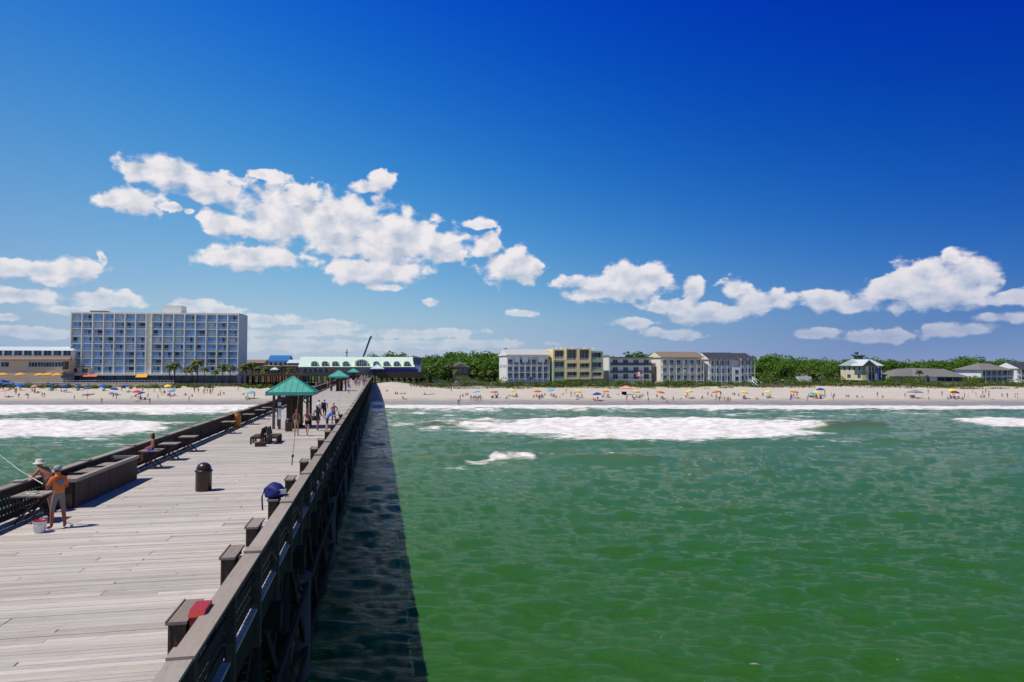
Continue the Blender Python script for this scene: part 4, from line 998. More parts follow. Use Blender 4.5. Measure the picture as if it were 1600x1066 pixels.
for k in range(7): PH.put('blue_screen', 'bs', lambda: MB().box(0, (L + 2 - PH.X(578)) / 7 - .25, 0, .08, 0, 1.9), [bt], (PH.X(578) + k * (L + 2 - PH.X(578)) / 7, -1.2, fz + .2))
b = MB(); b.box(L + .02, L + 3.2, 1, dp - 2, fz, Z(565)); PH.part('end_wing', b, BLUEW)
b = MB(); b.box(L + .1, L + 3.0, .9, .98, Z(570), Z(562)); b.box(L + .02, L + 3.1, 1.5, dp - 3, Z(565) + .01, Z(558)); PH.part('upper_wing', b, NAVY)
# platform
b = MB(); b.box(PH.X(380), L + 4, -6, dp + 2, fz - .7, fz - .02); pf = PH.part('platform', b, W_BOX)
b = MB(); b.box(PH.X(590), L + 4, -6.05, -5.9, fz - 1.6, fz + .9); PH.part('platform_skirt', b, W_BOX)
for k, px in enumerate(np.arange(384, 662, 9.2)): 
    for y in (-5.5, 4): PH.put('platform_pile', 'pp', lambda: MB().tube([(0, 0, -4), (0, 0, fz - .7)], .25, 8), [W_DARK], (PH.X(px), y, 0))
b = MB()
for px in np.arange(594, 650, 9.2):
    a, c = PH.X(px), PH.X(px + 9.2); b.bar((a, -5.75, fz - 1.6), (c, -5.75, .2), .15, .15); b.bar((c, -5.7, fz - 1.6), (a, -5.7, .2), .15, .15)
PH.part('platform_brace', b, W_DARK)
b = rail_mb(PH.X(572) - PH.X(380), 1.0, .5); PH.part('platform_rail', b, W_BOX, None, (PH.X(380), -5.9, fz))
# tents / umbrellas on the platform, white shelter right of the pier
def at_ph(px, y, z): return ph.matrix_basis @ Vector((PH.X(px), y, z))
q = at_ph(589.5, -4.0, fz); o = thing('shelter', 'pale grey roofed shelter at the right rail before the pier house', 'shelter', q, PA, 'green roofed shelters along the pier')
hip_roof_parts(o, 2.7, 2.2, 1.6, GREYR, .6); pbm = MB().box(-.08, .08, -.08, .08, 0, 2.1).mesh('post', W_POST)
for a, c in ((-2, -2), (2, -2), (2, 2), (-2, 2)): link('post', pbm, o, (a, c, 0))
q = at_ph(432, -4.0, fz - .02); o = thing('shelter', 'small green roofed shelter on the boardwalk left of the pier', 'shelter', q, PA, 'green roofed shelters along the pier')
hip_roof_parts(o, 1.5, 1.9, .8, LGREEN, .6)
for a, c in ((-1.1, -1.1), (1.1, -1.1), (1.1, 1.1), (-1.1, 1.1)): link('post', pbm, o, (a, c, -.2))

# ---- crane beyond the pier house
CR = mat('crane_blue_steel', (.045, .075, .13), .5, .1)
p0 = Vector(atd(561, 562, 360)); p1 = Vector(atd(579, 527, 360))
o = thing('crane', 'blue crane boom leaning right above the pier house roof', 'crane', (p0.x - 2, 360, 4))
bs = Vector((p0.x - 2, 360, 4))
b = MB(); b.bar(Vector((1, 0, 2.6)), p1 - bs, .8, .8); b.build('boom', CR, o); b = MB(); b.bar(p1 - bs, p1 - bs + Vector((.6, 0, .15)), 1.1, 1.1); b.build('boom_head', CR, o)
b = MB(); b.box(-3, 3, -1.5, 1.5, .6, 2.6); b.build('chassis', CR, o); b = MB()
for x in (-2, 0, 2): b.tube([(x, -1.6, .62), (x, 1.6, .62)], .6, 12)
b.build('wheel_set', W_DARK, o)
p = Vector(atd(542, 546.5, 340)); o = tag(MB().tube([(0, 0, 0), (0, 0, p.z - 4)], [.3, .22], 8).box(-.9, .9, -.06, .06, p.z - 5.5, p.z - 5.3).build('utility_pole', W_DARK), 'dark utility pole rising behind the pier house roof', 'pole'); o.location = (p.x, p.y, 4)

# ------------------------------------------------------------------ trees, palms, dune plants
def leafmat(name, c1, c2, tr=.25):
    m, t, b = newmat(name)
    geo = nd(t, 'ShaderNodeNewGeometry'); oi = nd(t, 'ShaderNodeObjectInfo')
    r = mth(t, 'FRACT', mth(t, 'ADD', geo.outputs['Random Per Island'], oi.outputs['Random']))
    n = noise(t, geo.outputs['Position'], .35, 3)
    c = mixc(t, mth(t, 'MULTIPLY_ADD', r, .5, mth(t, 'MULTIPLY', n, .5)), c1, c2)
    c = vsc(t, c, mth(t, 'MULTIPLY_ADD', oi.outputs['Random'], .5, .75))
    t.links.new(c, b.inputs['Base Color']); b.inputs['Roughness'].default_value = .6; b.inputs['Specular IOR Level'].default_value = .25
    tl = nd(t, 'ShaderNodeBsdfTranslucent'); t.links.new(c, tl.inputs[0])
    mx = nd(t, 'ShaderNodeMixShader'); mx.inputs[0].default_value = tr
    t.links.new(b.outputs[0], mx.inputs[1]); t.links.new(tl.outputs[0], mx.inputs[2]); t.links.new(mx.outputs[0], t.nodes['Material Output'].inputs[0])
    return m
LEAF = leafmat('oak_leaves', (.046, .115, .010), (.135, .26, .024)); PINE = leafmat('pine_needles', (.03, .07, .014), (.065, .12, .025))
PALML = leafmat('palm_fronds', (.05, .085, .015), (.17, .18, .04)); SHRUB = leafmat('shrub_leaves', (.06, .13, .014), (.17, .26, .038)); GRASS = leafmat('dune_grass_blades', (.10, .11, .03), (.24, .21, .075), .3)
BARK = mat('bark', (.09, .07, .055), .9, .3, 3.)
def leaves(mb, c, r, n, size, rs, flat=1.):
    v = rs.normal(size=(n, 3)); v /= np.linalg.norm(v, axis=1)[:, None]; q = v * r * (.72 + .38 * rs.random((n, 1))); q[:, 2] *= flat
    p = np.array(c) + q; nr_ = v + rs.normal(size=(n, 3)) * .55 + (0, 0, .25); nr_ /= np.linalg.norm(nr_, axis=1)[:, None]
    a = np.cross(nr_, rs.normal(size=(n, 3))); a /= np.linalg.norm(a, axis=1)[:, None]; b_ = np.cross(nr_, a); s = size * rs.uniform(.6, 1.35, (n, 1)); b_ = b_ * rs.uniform(.5, .9, (n, 1))
    o = len(mb.v); vs = np.stack([p - a * s, p + b_ * s, p + a * s, p - b_ * s], 1).reshape(-1, 3).tolist(); mb.v.extend([tuple(z) for z in vs])
    mb.f.extend([(o + 4 * k, o + 4 * k + 1, o + 4 * k + 2, o + 4 * k + 3) for k in range(n)]); mb.m.extend([0] * n)
def broad_tree(seed, h=12., w=6.5):
    rs = np.random.default_rng(seed); cr = MB(); tk = MB()
    tk.tube([(0, 0, 0), (.15, .1, h * .25), (.1, -.1, h * .5)], [.38, .28, .2], 8)
    for k in range(21):
        a = rs.random() * 6.28; rr = w * math.sqrt(rs.random()) * .80; z = h * (.16 + .72 * rs.random() ** .75 * (1 - .3 * (rr / w) ** 2))
        c = (rr * math.cos(a), rr * math.sin(a), z); r = w * rs.uniform(.24, .42)
        leaves(cr, c, r, 105, .38, rs, .78)
        if k % 2 == 0: tk.tube([(.1, 0, h * .33), (c[0] * .5, c[1] * .5, h * .45), c], [.16, .1, .04], 5)
    return cr, tk
def pine(seed, h=17.):
    rs = np.random.default_rng(seed); cr = MB(); tk = MB(); tk.tube([(0, 0, 0), (.1, 0, h * .5), (0, .1, h * .95)], [.3, .22, .08], 8)
    for k in range(11):
        z = h * rs.uniform(.72, 1.); a = rs.random() * 6.28; rr = (h - z) * .35 + rs.uniform(.3, 2.6); c = (rr * math.cos(a), rr * math.sin(a), z)
        leaves(cr, c, rs.uniform(.8, 1.5), 60, .3, rs, .5); tk.tube([(0, 0, z - .4), c], [.08, .03], 5)
    return cr, tk
def palm(seed, h=6.):
    rs = np.random.default_rng(seed); cr = MB(); tk = MB()
    tk.tube([(0, 0, 0), (.1, .05, h * .4), (.02, .1, h)], [.2, .16, .15], 8)
    for k in range(24):
        a = 2 * math.pi * k / 24 * 3 + rs.uniform(-.2, .2); el_ = rs.uniform(-.5, 1.2); L = rs.uniform(1.5, 2.1)
        d = np.array([math.cos(a), math.sin(a), 0]); sd = np.array([-d[1], d[0], 0]); pts = []
        for q in np.linspace(0, 1, 5): pts.append(np.array([.02, .1, h + .1]) + d * L * q * math.cos(el_ * .6) + np.array([0, 0, L * (math.sin(el_) * q * .8 - .75 * q * q)]))
        for i in range(4):
            w0 = .42 * math.sin(math.pi * (i + .25) / 4.6)
            for sg in (-1, 1):
                p0, p1 = pts[i], pts[i + 1]; e = (p0 + p1) / 2 + sd * sg * w0 * 1.3 + d * .12 - np.array([0, 0, w0 * .5])
                cr.add([p0, p1, e + (p1 - p0) * .35, e - (p1 - p0) * .25], [(0, 1, 2, 3)])
    leaves(cr, (0, .1, h - .35), .42, 60, .14, rs)
    return cr, tk
KIND = {}
for nm, fn, mt, n in (('broad', broad_tree, LEAF, 6), ('pine', pine, PINE, 3), ('palm', palm, PALML, 4)):
    KIND[nm] = []
    for k in range(n):
        cr, tk = fn(100 + k * 7 + len(nm)); KIND[nm].append((cr.mesh('crown', mt), tk.mesh('trunk', BARK, True)))
def plant(kind, name, label, cat, loc, sc, group, rz=None):
    c, k = random.choice(KIND[kind]); o = thing(name, label, cat, loc, random.random() * 6.28 if rz is None else rz, group, sc)
    link('crown', c, o); link('trunk', k, o); return o
def gz(x, y): return float(ground_z(np.array([x]), np.array([y]))[0])
# tree tops in the photo, left to right: (column, top row, distance)
profile = [(575, 556), (600, 551), (620, 551.5), (645, 557), (660, 558), (680, 555), (697, 547.5), (715, 551), (735, 549), (755, 549), (775, 552), (800, 549), (830, 553), (900, 553), (960, 556), (985, 552), (1010, 555), (1030, 556), (1055, 552), (1100, 556), (1170, 557),
           (1190, 554), (1210, 553.5), (1235, 559), (1260, 559.5), (1290, 561), (1310, 562), (1345, 559), (1365, 560), (1395, 562), (1415, 565), (1440, 563), (1465, 562), (1490, 560), (1510, 557), (1525, 558), (1545, 563), (1575, 563), (1620, 562), (1680, 563)]
def top_at(px): return float(np.interp(px, [p[0] for p in profile], [p[1] for p in profile]))
zones = [(0, 655, 'behind the pier house'), (655, 785, 'between pier house and condominium'), (785, 1020, 'behind the yellow condominium'), (1020, 1180, 'behind the slate roof'),
         (1180, 1312, 'left of yellow house'), (1312, 1400, 'behind the yellow house'), (1400, 1530, 'behind the low grey house'), (1530, 3000, 'behind the right white houses')]
TR_ = random.Random(11); TN = {}
for row, (d, drop, step) in enumerate(((345, 0, 15), (322, 3.2, 17), (303, 9, 17))):
    px = 568. if row == 0 else (655. if row == 1 else 660.)
    while px < 1690:
        if row == 2 and (775 < px < 1178 or 1300 < px < 1400 or 1425 < px < 1590): px += step; continue
        if row == 1 and (790 < px < 1170): px += step; continue
        if row == 0 and 640 < px < 650: px += step; continue
        yt = top_at(px) + drop + TR_.uniform(-1.2, 2.2); dd = d + TR_.uniform(-6, 6)
        x, _, zt_ = atd(px, yt, dd); g = 3.9; hgt = max(4.5, zt_ - g); zn = [q for q in zones if q[0] <= px < q[1]][0]
        rn = ('back', 'middle', 'front')[row]; kk = TN.get((zn[2], row), 0); TN[(zn[2], row)] = kk + 1
        plant('broad', 'broadleaf_tree', '%s leafy tree from left in the %s row %s' % (ordw(kk), rn, zn[2]), 'tree', (x, dd, g), (hgt / 11.2 * TR_.uniform(.85, 1.2),) * 2 + (hgt / 11.2,), 'broadleaf trees behind the beach houses')
        px += step * TR_.uniform(.75, 1.25)
for px, yt, d, lab in ((1340, 551, 340, 'lone flat topped pine above the yellow house roof'), (1335, 556, 350, 'second small pine just left of the lone pine'), (790, 545.5, 340, 'small pine tip behind the white condominium roof'), (978, 550.5, 335, 'thin pine behind the white motel, left of its pair'), (998, 551, 338, 'thin pine behind the white motel, right of its pair'), (630, 554, 345, 'small dark pine behind the right end of the pier house'), (1507, 557, 340, 'dark rounded pine behind the low grey house')):
    x, _, zt_ = atd(px, yt, d); plant('pine', 'pine_tree', lab, 'tree', (x, d, 3.9), (zt_ - 3.9) / 17, 'pines behind the houses')
# palms
pl = [(265, 569, 264), (274, 565, 266), (291, 574, 262), (300, 570, 263), (309, 561, 266), (320, 573, 263), (336, 577, 262), (348, 568, 265), (360, 570, 265), (378, 570, 266), (386, 566, 268), (394, 565, 270), (404, 571, 268), (414, 573, 262), (430, 572, 262), (440, 570, 264), (453, 574, 262)]
for i, (px, yt, d) in enumerate(pl):
    x, _, zt_ = atd(px, yt, d); g = 4.2
    plant('palm', 'palm_tree', '%s palm from the left in the row before hotel and town' % ordw(i), 'palm', (x, d, g), ((zt_ - g) / 6.6,) * 3, 'palms before the hotel')
pl = [(672, 571, 283), (690, 577, 276), (702, 565, 285), (712, 577, 276), (740, 577, 276), (752, 580, 274), (765, 578, 276), (829, 588, 266), (1183, 582, 276), (1205, 580, 280), (1248, 577, 285), (1262, 580, 283), (1270, 578, 285), (1278, 581, 284), (1308, 583, 282), (1436, 578, 285), (1448, 586, 284)]
for i, (px, yt, d) in enumerate(pl):
    x, _, zt_ = atd(px, yt, d); g = gz(x, d)
    plant('palm', 'palm_tree', '%s palm counted from the pier house rightwards among the beach houses' % ordw(i), 'palm', (x, d, g), (max(.4, (zt_ - g) / 6.6),) * 3, 'palms among the beach houses')
# shrubs and grass on the dune: too many to count
rs = np.random.default_rng(5); sh = MB(); gr = MB()
for k in range(640):
    px = rs.uniform(-120, 1720)
    if 470 < px < 655: continue
    d = rs.uniform(257, 269) if px > 470 else rs.uniform(251.5, 256); x = (px - 800) / F * d
    if px < 470 and rs.random() < .35: continue
    r = rs.uniform(.7, 1.9) if px > 640 else rs.uniform(.5, 1.2); leaves(sh, (x, d, gz(x, d) + r * .45), r, 80, .24, rs, .8)
for k in range(60):
    px = rs.choice([rs.uniform(655, 790), rs.uniform(1185, 1320), rs.uniform(1385, 1440), rs.uniform(1500, 1540), rs.uniform(1180, 1260)]); d = rs.uniform(272, 292); x = (px - 800) / F * d
    r = rs.uniform(1.2, 2.3); leaves(sh, (x, d, gz(x, d) + r * .5), r, 110, .3, rs, .8)
tag(sh.build('dune_shrubs', SHRUB), 'low green shrubs massed along the dune before the houses', 'shrubs', kind='stuff')
n_ = 24000; gpx = rs.uniform(-250, 1850, n_); gd = 250.5 + 17 * rs.random(n_) ** 1.15 + 6 * (fbm(gpx / 40., gpx * 0 + 3.) - .5) + np.where(gpx < 470, 7, 0); gx_ = (gpx - 800) / F * gd
kp = ~((gpx > 470) & (gpx < 640)) & (vnoise(gx_ / 5, gd / 5) > .36); gx_, gd = gx_[kp], gd[kp]; gzv = ground_z(gx_, gd); n_ = len(gx_)
an_ = rs.random(n_) * 6.28; hh_ = rs.uniform(.4, 1.0, n_); ln_ = rs.uniform(-.3, .3, (n_, 2)); w_ = .10
tri = np.stack([np.stack([gx_ - w_ * np.cos(an_), gd - w_ * np.sin(an_), gzv - .05], -1), np.stack([gx_ + w_ * np.cos(an_), gd + w_ * np.sin(an_), gzv - .05], -1), np.stack([gx_ + ln_[:, 0], gd + ln_[:, 1], gzv + hh_], -1)], 1).reshape(-1, 3)
gr.v = [tuple(q) for q in tri.tolist()]; gr.f = [(3 * k, 3 * k + 1, 3 * k + 2) for k in range(n_)]; gr.m = [0] * n_
tag(gr.build('dune_grass', GRASS), 'yellow green dune grass along the top of the beach', 'grass', kind='stuff')

# ------------------------------------------------------------------ people
M_SKIN = tintmat('skin', 'col_skin', .6); M_TOP = tintmat('top_cloth', 'col_top', .85, var=.15); M_BOT = tintmat('bottom_cloth', 'col_bottom', .85, var=.15); M_HAIR = tintmat('hair', 'col_hair', .7); M_SHOE = tintmat('shoe', 'col_shoe', .7); M_EYE = mat('eye_dark', (.02, .015, .012), .3, 0)
BASE = dict(pel=(0, 0, .96), wai=(0, .0, 1.10), che=(0, -.01, 1.31), nec=(0, -.01, 1.475), hb=(0, .015, 1.54), hm=(0, .015, 1.625), ht=(0, 0, 1.70),
            shL=(-.175, -.01, 1.415), elL=(-.22, -.03, 1.14), wrL=(-.22, .04, .90), haL=(-.22, .06, .81), shR=(.175, -.01, 1.415), elR=(.22, -.03, 1.14), wrR=(.22, .04, .90), haR=(.22, .06, .81),
            hiL=(-.09, 0, .90), knL=(-.10, .02, .50), anL=(-.105, -.02, .085), toL=(-.125, .15, .035), hiR=(.09, 0, .90), knR=(.10, .02, .50), anR=(.105, -.02, .085), toR=(.125, .15, .035))
RAD = dict(pel=(.150, .115), wai=(.130, .098), che=(.155, .108), nec=(.056, .056), hb=(.062, .07), hm=(.078, .098), ht=(.055, .068), sh=(.062, .062), el=(.043, .043), wr=(.030, .030), ha=(.036, .022), hi=(.092, .095), kn=(.058, .060), an=(.040, .042), to=(.036, .028))
SEG = [('pel', 'wai', 'bot'), ('wai', 'che', 'top'), ('che', 'nec', 'top'), ('nec', 'hb', 'skin'), ('hb', 'hm', 'head'), ('hm', 'ht', 'head')]
for s_ in 'LR': SEG += [('che', 'sh' + s_, 'top'), ('sh' + s_, 'el' + s_, 'uarm'), ('el' + s_, 'wr' + s_, 'skin'), ('wr' + s_, 'ha' + s_, 'skin'), ('pel', 'hi' + s_, 'bot'), ('hi' + s_, 'kn' + s_, 'thigh'), ('kn' + s_, 'an' + s_, 'skin'), ('an' + s_, 'to' + s_, 'foot')]
def body(name, pose, lvl=1, sleeve=.55, shorts=.75, fat=1., hair=0, hands=False, bare_waist=False):
    J = {k: Vector(pose.get(k, BASE[k])) for k in BASE}
    names = list(J); ed = [(names.index(a), names.index(b_)) for a, b_, _ in SEG]; vs = [J[n] for n in names]; rad = []
    for n in names:
        r = RAD.get(n) or RAD[n[:2]]; k = fat if n in ('pel', 'wai', 'che') else 1.; rad.append((r[0] * k, r[1] * k))
    if hands:                                      # five fingers per hand, curled forward
        for s_ in 'LR':
            h = J['ha' + s_]; wv = (h - J['wr' + s_]).normalized(); sd = wv.cross(Vector((0, 0, 1))); sd = sd.normalized() if sd.length > .1 else Vector((1, 0, 0)); dn = Vector((0, 0, -1))
            for q, (o_, l_) in enumerate(((-.03, .06), (-.01, .072), (.01, .068), (.03, .052), (.045, .04))):
                st = h + sd * o_ + wv * (.02 if q < 4 else -.03); i0 = len(vs)
                vs += [st, st + wv * l_ * .6 + sd * (.0 if q < 4 else .03), st + wv * l_ * .8 + dn * l_ * .45 + sd * (.0 if q < 4 else .035)]
                rad += [(.010, .010), (.009, .009), (.007, .007)]; ed += [(names.index('ha' + s_), i0), (i0, i0 + 1), (i0 + 1, i0 + 2)]
    me = bpy.data.meshes.new('tmp'); me.from_pydata(vs, ed, []); o = bpy.data.objects.new('tmp', me); COL.objects.link(o)
    md = o.modifiers.new('s', 'SKIN'); md.use_smooth_shade = True
    for i, r in enumerate(rad): me.skin_vertices[0].data[i].radius = r; me.skin_vertices[0].data[i].use_root = (i == 0)
    if lvl: sb_ = o.modifiers.new('u', 'SUBSURF'); sb_.levels = lvl; sb_.render_levels = lvl
    dg = bpy.context.evaluated_depsgraph_get(); out = bpy.data.meshes.new_from_object(o.evaluated_get(dg)); bpy.data.objects.remove(o)
    out.name = name; out.materials.clear()
    for m_ in (M_SKIN, M_TOP, M_BOT, M_HAIR, M_SHOE, M_EYE): out.materials.append(m_)
    hm = J['hm']; up_ = (J['ht'] - J['hb']).normalized(); fw = Vector(pose.get('face', (0, 1, 0))).normalized(); rt_ = fw.cross(up_)
    for p in out.polygons:
        c = p.center; best = None
        for a, b_, kd in SEG:
            A, B = J[a], J[b_]; t_ = max(0, min(1, (c - A).dot(B - A) / (B - A).length_squared)); ra = (RAD.get(a) or RAD[a[:2]])[0]; dd = (c - A.lerp(B, t_)).length - ra * .6
            if best is None or dd < best[0]: best = (dd, kd, t_, b_)
        kd, t_ = best[1], best[2]; mi = 0
        if kd == 'top': mi = 1
        elif kd == 'bot': mi = 2 if (best[3] != 'wai' or t_ < .3) else 1
        elif kd == 'uarm': mi = 1 if t_ < sleeve else 0
        elif kd == 'thigh': mi = 2 if t_ < shorts else 0
        elif kd == 'foot': mi = 4
        elif kd == 'head' or (kd == 'skin' and (c - hm).length < .17):
            q = c - hm; back = -q.dot(fw)
            mi = 3 if (back > .015 or q.dot(up_) > .055) else 0
            if mi == 0 and abs(abs(q.dot(rt_)) - .03) < .014 and abs(q.dot(up_) - .005) < .014 and back < -.05: mi = 5
        if hair and mi in (0, 1) and (c - J['nec']).dot(fw) < -.03 and c.z > J['nec'].z - hair and abs((c - J['nec']).dot(rt_)) < .09: mi = 3
        p.material_index = mi; p.use_smooth = True
    # nose and long hair as part of the same mesh
    bm = bmesh.new(); bm.from_mesh(out)
    n0 = hm + fw * .10 - up_ * .015; r_ = bmesh.ops.create_cone(bm, segments=6, radius1=.018, radius2=.004, depth=.05, matrix=Matrix.Translation(n0) @ fw.to_track_quat('Z', 'Y').to_matrix().to_4x4())
    if hair:
        r2 = bmesh.ops.create_icosphere(bm, subdivisions=2, radius=1., matrix=Matrix.Translation(hm - fw * .05 - up_ * (hair * .55)) @ up_.to_track_quat('Z', 'Y').to_matrix().to_4x4() @ Matrix.Diagonal((.095, .07, hair * .62 + .1, 1)))
        for v in r2['verts']:
            for f in v.link_faces: f.material_index = 3; f.smooth = True
    bm.to_mesh(out); bm.free(); return out
def P_(**k): return k
def shift(z, keys=None): 
    return {k: (v[0], v[1], v[2] + z) for k, v in BASE.items() if keys is None or k in keys}
UPPER = ['pel', 'wai', 'che', 'nec', 'hb', 'hm', 'ht', 'shL', 'elL', 'wrL', 'haL', 'shR', 'elR', 'wrR', 'haR', 'hiL', 'hiR']
walk = P_(knL=(-.10, .20, .52), anL=(-.10, .27, .10), toL=(-.11, .42, .06), knR=(.10, -.05, .50), anR=(.10, -.36, .17), toR=(.11, -.24, .05), elL=(-.23, -.16, 1.16), wrL=(-.22, -.14, .92), haL=(-.22, -.12, .83), elR=(.23, .08, 1.15), wrR=(.21, .25, .98), haR=(.2, .31, .92))
fish = P_(elL=(-.25, .10, 1.16), wrL=(-.14, .34, 1.10), haL=(-.11, .42, 1.10), elR=(.26, .08, 1.14), wrR=(.15, .32, 1.02), haR=(.12, .40, 1.02), nec=(0, .03, 1.47), hb=(0, .07, 1.53), hm=(0, .085, 1.61), ht=(0, .09, 1.69), che=(0, .01, 1.31), shL=(-.175, .02, 1.41), shR=(.175, .02, 1.41), knL=(-.14, .03, .5), anL=(-.16, 0, .085), toL=(-.2, .16, .035), knR=(.13, -.02, .5), anR=(.15, -.08, .085), toR=(.19, .07, .035))
lean = P_(wai=(0, .06, 1.09), che=(0, .20, 1.24), nec=(0, .30, 1.36), hb=(0, .35, 1.41), hm=(0, .38, 1.49), ht=(0, .37, 1.57), shL=(-.175, .25, 1.32), shR=(.175, .25, 1.32), elL=(-.25, .38, 1.12), elR=(.25, .38, 1.12), wrL=(-.12, .56, 1.14), wrR=(.12, .56, 1.14), haL=(-.05, .62, 1.14), haR=(.05, .62, 1.15), knL=(-.1, -.02, .5), anL=(-.1, -.12, .085), toL=(-.12, .05, .035))
akim = P_(elL=(-.38, -.06, 1.2), wrL=(-.21, .04, 1.06), haL=(-.16, .07, 1.02), elR=(.24, .05, 1.15), wrR=(.17, .26, 1.2), haR=(.14, .3, 1.26), knL=(-.12, .05, .5), anL=(-.15, .05, .085), toL=(-.2, .2, .035))
def sitpose(h, legs):                              # seated with the pelvis at height h
    d = h - .93 + .02; p = {k: v for k, v in shift(d, UPPER).items()}; p.update(legs); return p
sitg = sitpose(.14, dict(knL=(-.14, .40, .34), anL=(-.13, .72, .07), toL=(-.14, .82, .13), knR=(.14, .42, .28), anR=(.13, .78, .07), toR=(.14, .88, .13), elL=(-.25, -.12, .34), wrL=(-.24, -.22, .12), haL=(-.25, -.25, .05), elR=(.24, .05, .36), wrR=(.2, .28, .32), haR=(.18, .36, .32)))
perch = sitpose(.94, dict(knL=(-.12, .44, .90), anL=(-.12, .46, .48), toL=(-.12, .60, .42), knR=(.12, .44, .90), anR=(.14, .40, .47), toR=(.14, .54, .41), elL=(-.26, -.02, 1.15), wrL=(-.2, .24, 1.05), haL=(-.17, .32, 1.02), elR=(.26, -.02, 1.15), wrR=(.2, .22, 1.05), haR=(.17, .30, 1.02)))
liep = {k: (v[0], 1.0 - v[2] * 1.0, .12 + v[1] * .8) for k, v in BASE.items()}; liep['face'] = (0, 0, 1)
for k in ('toL', 'toR'): liep[k] = (liep[k][0], .97, .22)
crouch = P_(pel=(0, -.18, .42), wai=(0, -.06, .55), che=(0, .06, .74), nec=(0, .14, .87), hb=(0, .18, .92), hm=(0, .21, 1.0), ht=(0, .2, 1.08), shL=(-.17, .1, .82), shR=(.17, .1, .82), elL=(-.22, .25, .6), elR=(.22, .25, .6), wrL=(-.15, .45, .5), wrR=(.15, .45, .45), haL=(-.13, .52, .45), haR=(.13, .52, .4), hiL=(-.1, -.14, .38), hiR=(.1, -.14, .38), knL=(-.15, .24, .5), knR=(.15, .24, .48), anL=(-.13, -.02, .085), anR=(.13, -.02, .085))
POSE = {}
for nm, ps, kw in (('stand', {}, {}), ('standb', akim, {}), ('walk', walk, {}), ('swim', akim, dict(sleeve=0., shorts=.25)), ('swimw', walk, dict(sleeve=0., shorts=.2, hair=.2)), ('sit', sitg, dict(sleeve=0., shorts=.5)), ('lie', liep, dict(sleeve=0., shorts=.3)), ('crouch', crouch, {}), ('womanw', walk, dict(sleeve=.1, shorts=.35, hair=.32, fat=.97)), ('womans', {}, dict(sleeve=.1, shorts=.6, hair=.3, fat=.97)), ('lean', lean, {})):
    POSE[nm] = body('person_' + nm, ps, 1, **kw)
SK = [(.46, .25, .17), (.40, .20, .13), (.52, .32, .24), (.22, .11, .07), (.36, .18, .11)]
HR = [(.03, .02, .015), (.08, .045, .02), (.16, .09, .04), (.02, .015, .012), (.24, .17, .08)]
def person(mesh, loc, rz, label, top=None, bot=(.05, .05, .08), skin=None, hair=None, shoe=None, sc=1., group=None):
    o = link('person', POSE[mesh] if isinstance(mesh, str) else mesh, None, loc, rz, sc); tag(o, label, 'person', group)
    sk = skin or random.choice(SK); o['col_skin'] = sk; o['col_top'] = top or sk; o['col_bottom'] = bot; o['col_hair'] = hair or random.choice(HR); o['col_shoe'] = shoe or sk
    return o
def facing(dx, dy): return math.atan2(-dx, dy)     # body meshes look along +Y
# --- fishermen at the left rail (full detail)
fm_ = body('person_fisher', fish, 2, sleeve=.75, shorts=.98, fat=1.12, hands=True)
p = atz(90, 826, DECK); pA = person(fm_, p, facing(-.85, .52), 'man in orange T-shirt and khaki shorts fishing beside the white bucket', (.70, .19, .045), (.20, .185, .17), (.30, .11, .07), (.05, .04, .03), (.05, .03, .02), 1.03)
GREYC = mat('grey_cap_cloth', (.30, .32, .36), .8, .15, 8.); OLIVE = mat('white_hat_cloth', (.62, .60, .54), .8, .1, 8.); PRINT = mat('shirt_print', (.16, .17, .24), .8, .5, 14.)
b = MB(); b.lathe([(.100, 0), (.108, .03), (.102, .075), (.075, .115), (.03, .132), (0, .134)], 18); b.add([(-.075, .07, .01), (.075, .07, .01), (.06, .19, -.01), (-.06, .19, -.01), (-.075, .07, .02), (.075, .07, .02), (.06, .19, .0), (-.06, .19, .0)], [(0, 3, 2, 1), (4, 5, 6, 7), (0, 1, 5, 4), (1, 2, 6, 5), (2, 3, 7, 6), (3, 0, 4, 7)])
o = b.build('cap', GREYC, pA, True); o.location = (0, .075, 1.635)
# print on the back of the shirt: an uneven dark disc following the back
b = MB(); n = 16
ring = [(.095 * math.cos(2 * math.pi * k / n) * (1 + .12 * math.sin(3 * k)), .0, .085 * math.sin(2 * math.pi * k / n)) for k in range(n)]
b.add([(x, -.122 + .9 * x * x + .05 * abs(z), z + 1.30) for x, y, z in ring] + [(0, -.126, 1.30)], [(k, (k + 1) % n, n) for k in range(n)]); b.build('shirt_print', PRINT, pA)
fm2 = body('person_angler', lean, 2, sleeve=.0, shorts=.9, fat=1.1, hands=True)
s_h, _ = pier_st(80, 735, DECK + 1.5)
pB = person(fm2, pier(s_at(84, TL + .6), TL + .60, DECK), PA + facing(-1, .25), 'shirtless man in a white bucket hat leaning on the left rail', None, (.10, .10, .10), (.42, .17, .10), (.05, .04, .03), (.05, .03, .02), 1.04)
b = MB(); b.lathe([(.19, -.03), (.165, .0), (.110, .025), (.105, .085), (.085, .115), (0, .12)], 20); o = b.build('bucket_hat', OLIVE, pB, True); o.location = (0, .375, 1.515)
pw_ = body('person_seated', perch, 2, sleeve=.0, shorts=.45, hair=.26, fat=.88)
person(pw_, pier(XS[1] - .1, TL + .78, DECK - .085), PA + facing(-.95, -.3), 'woman in blue shorts seated on a small table at the left rail', (.36, .16, .10), (.03, .04, .36), (.36, .16, .10), (.02, .012, .01), None, .98)
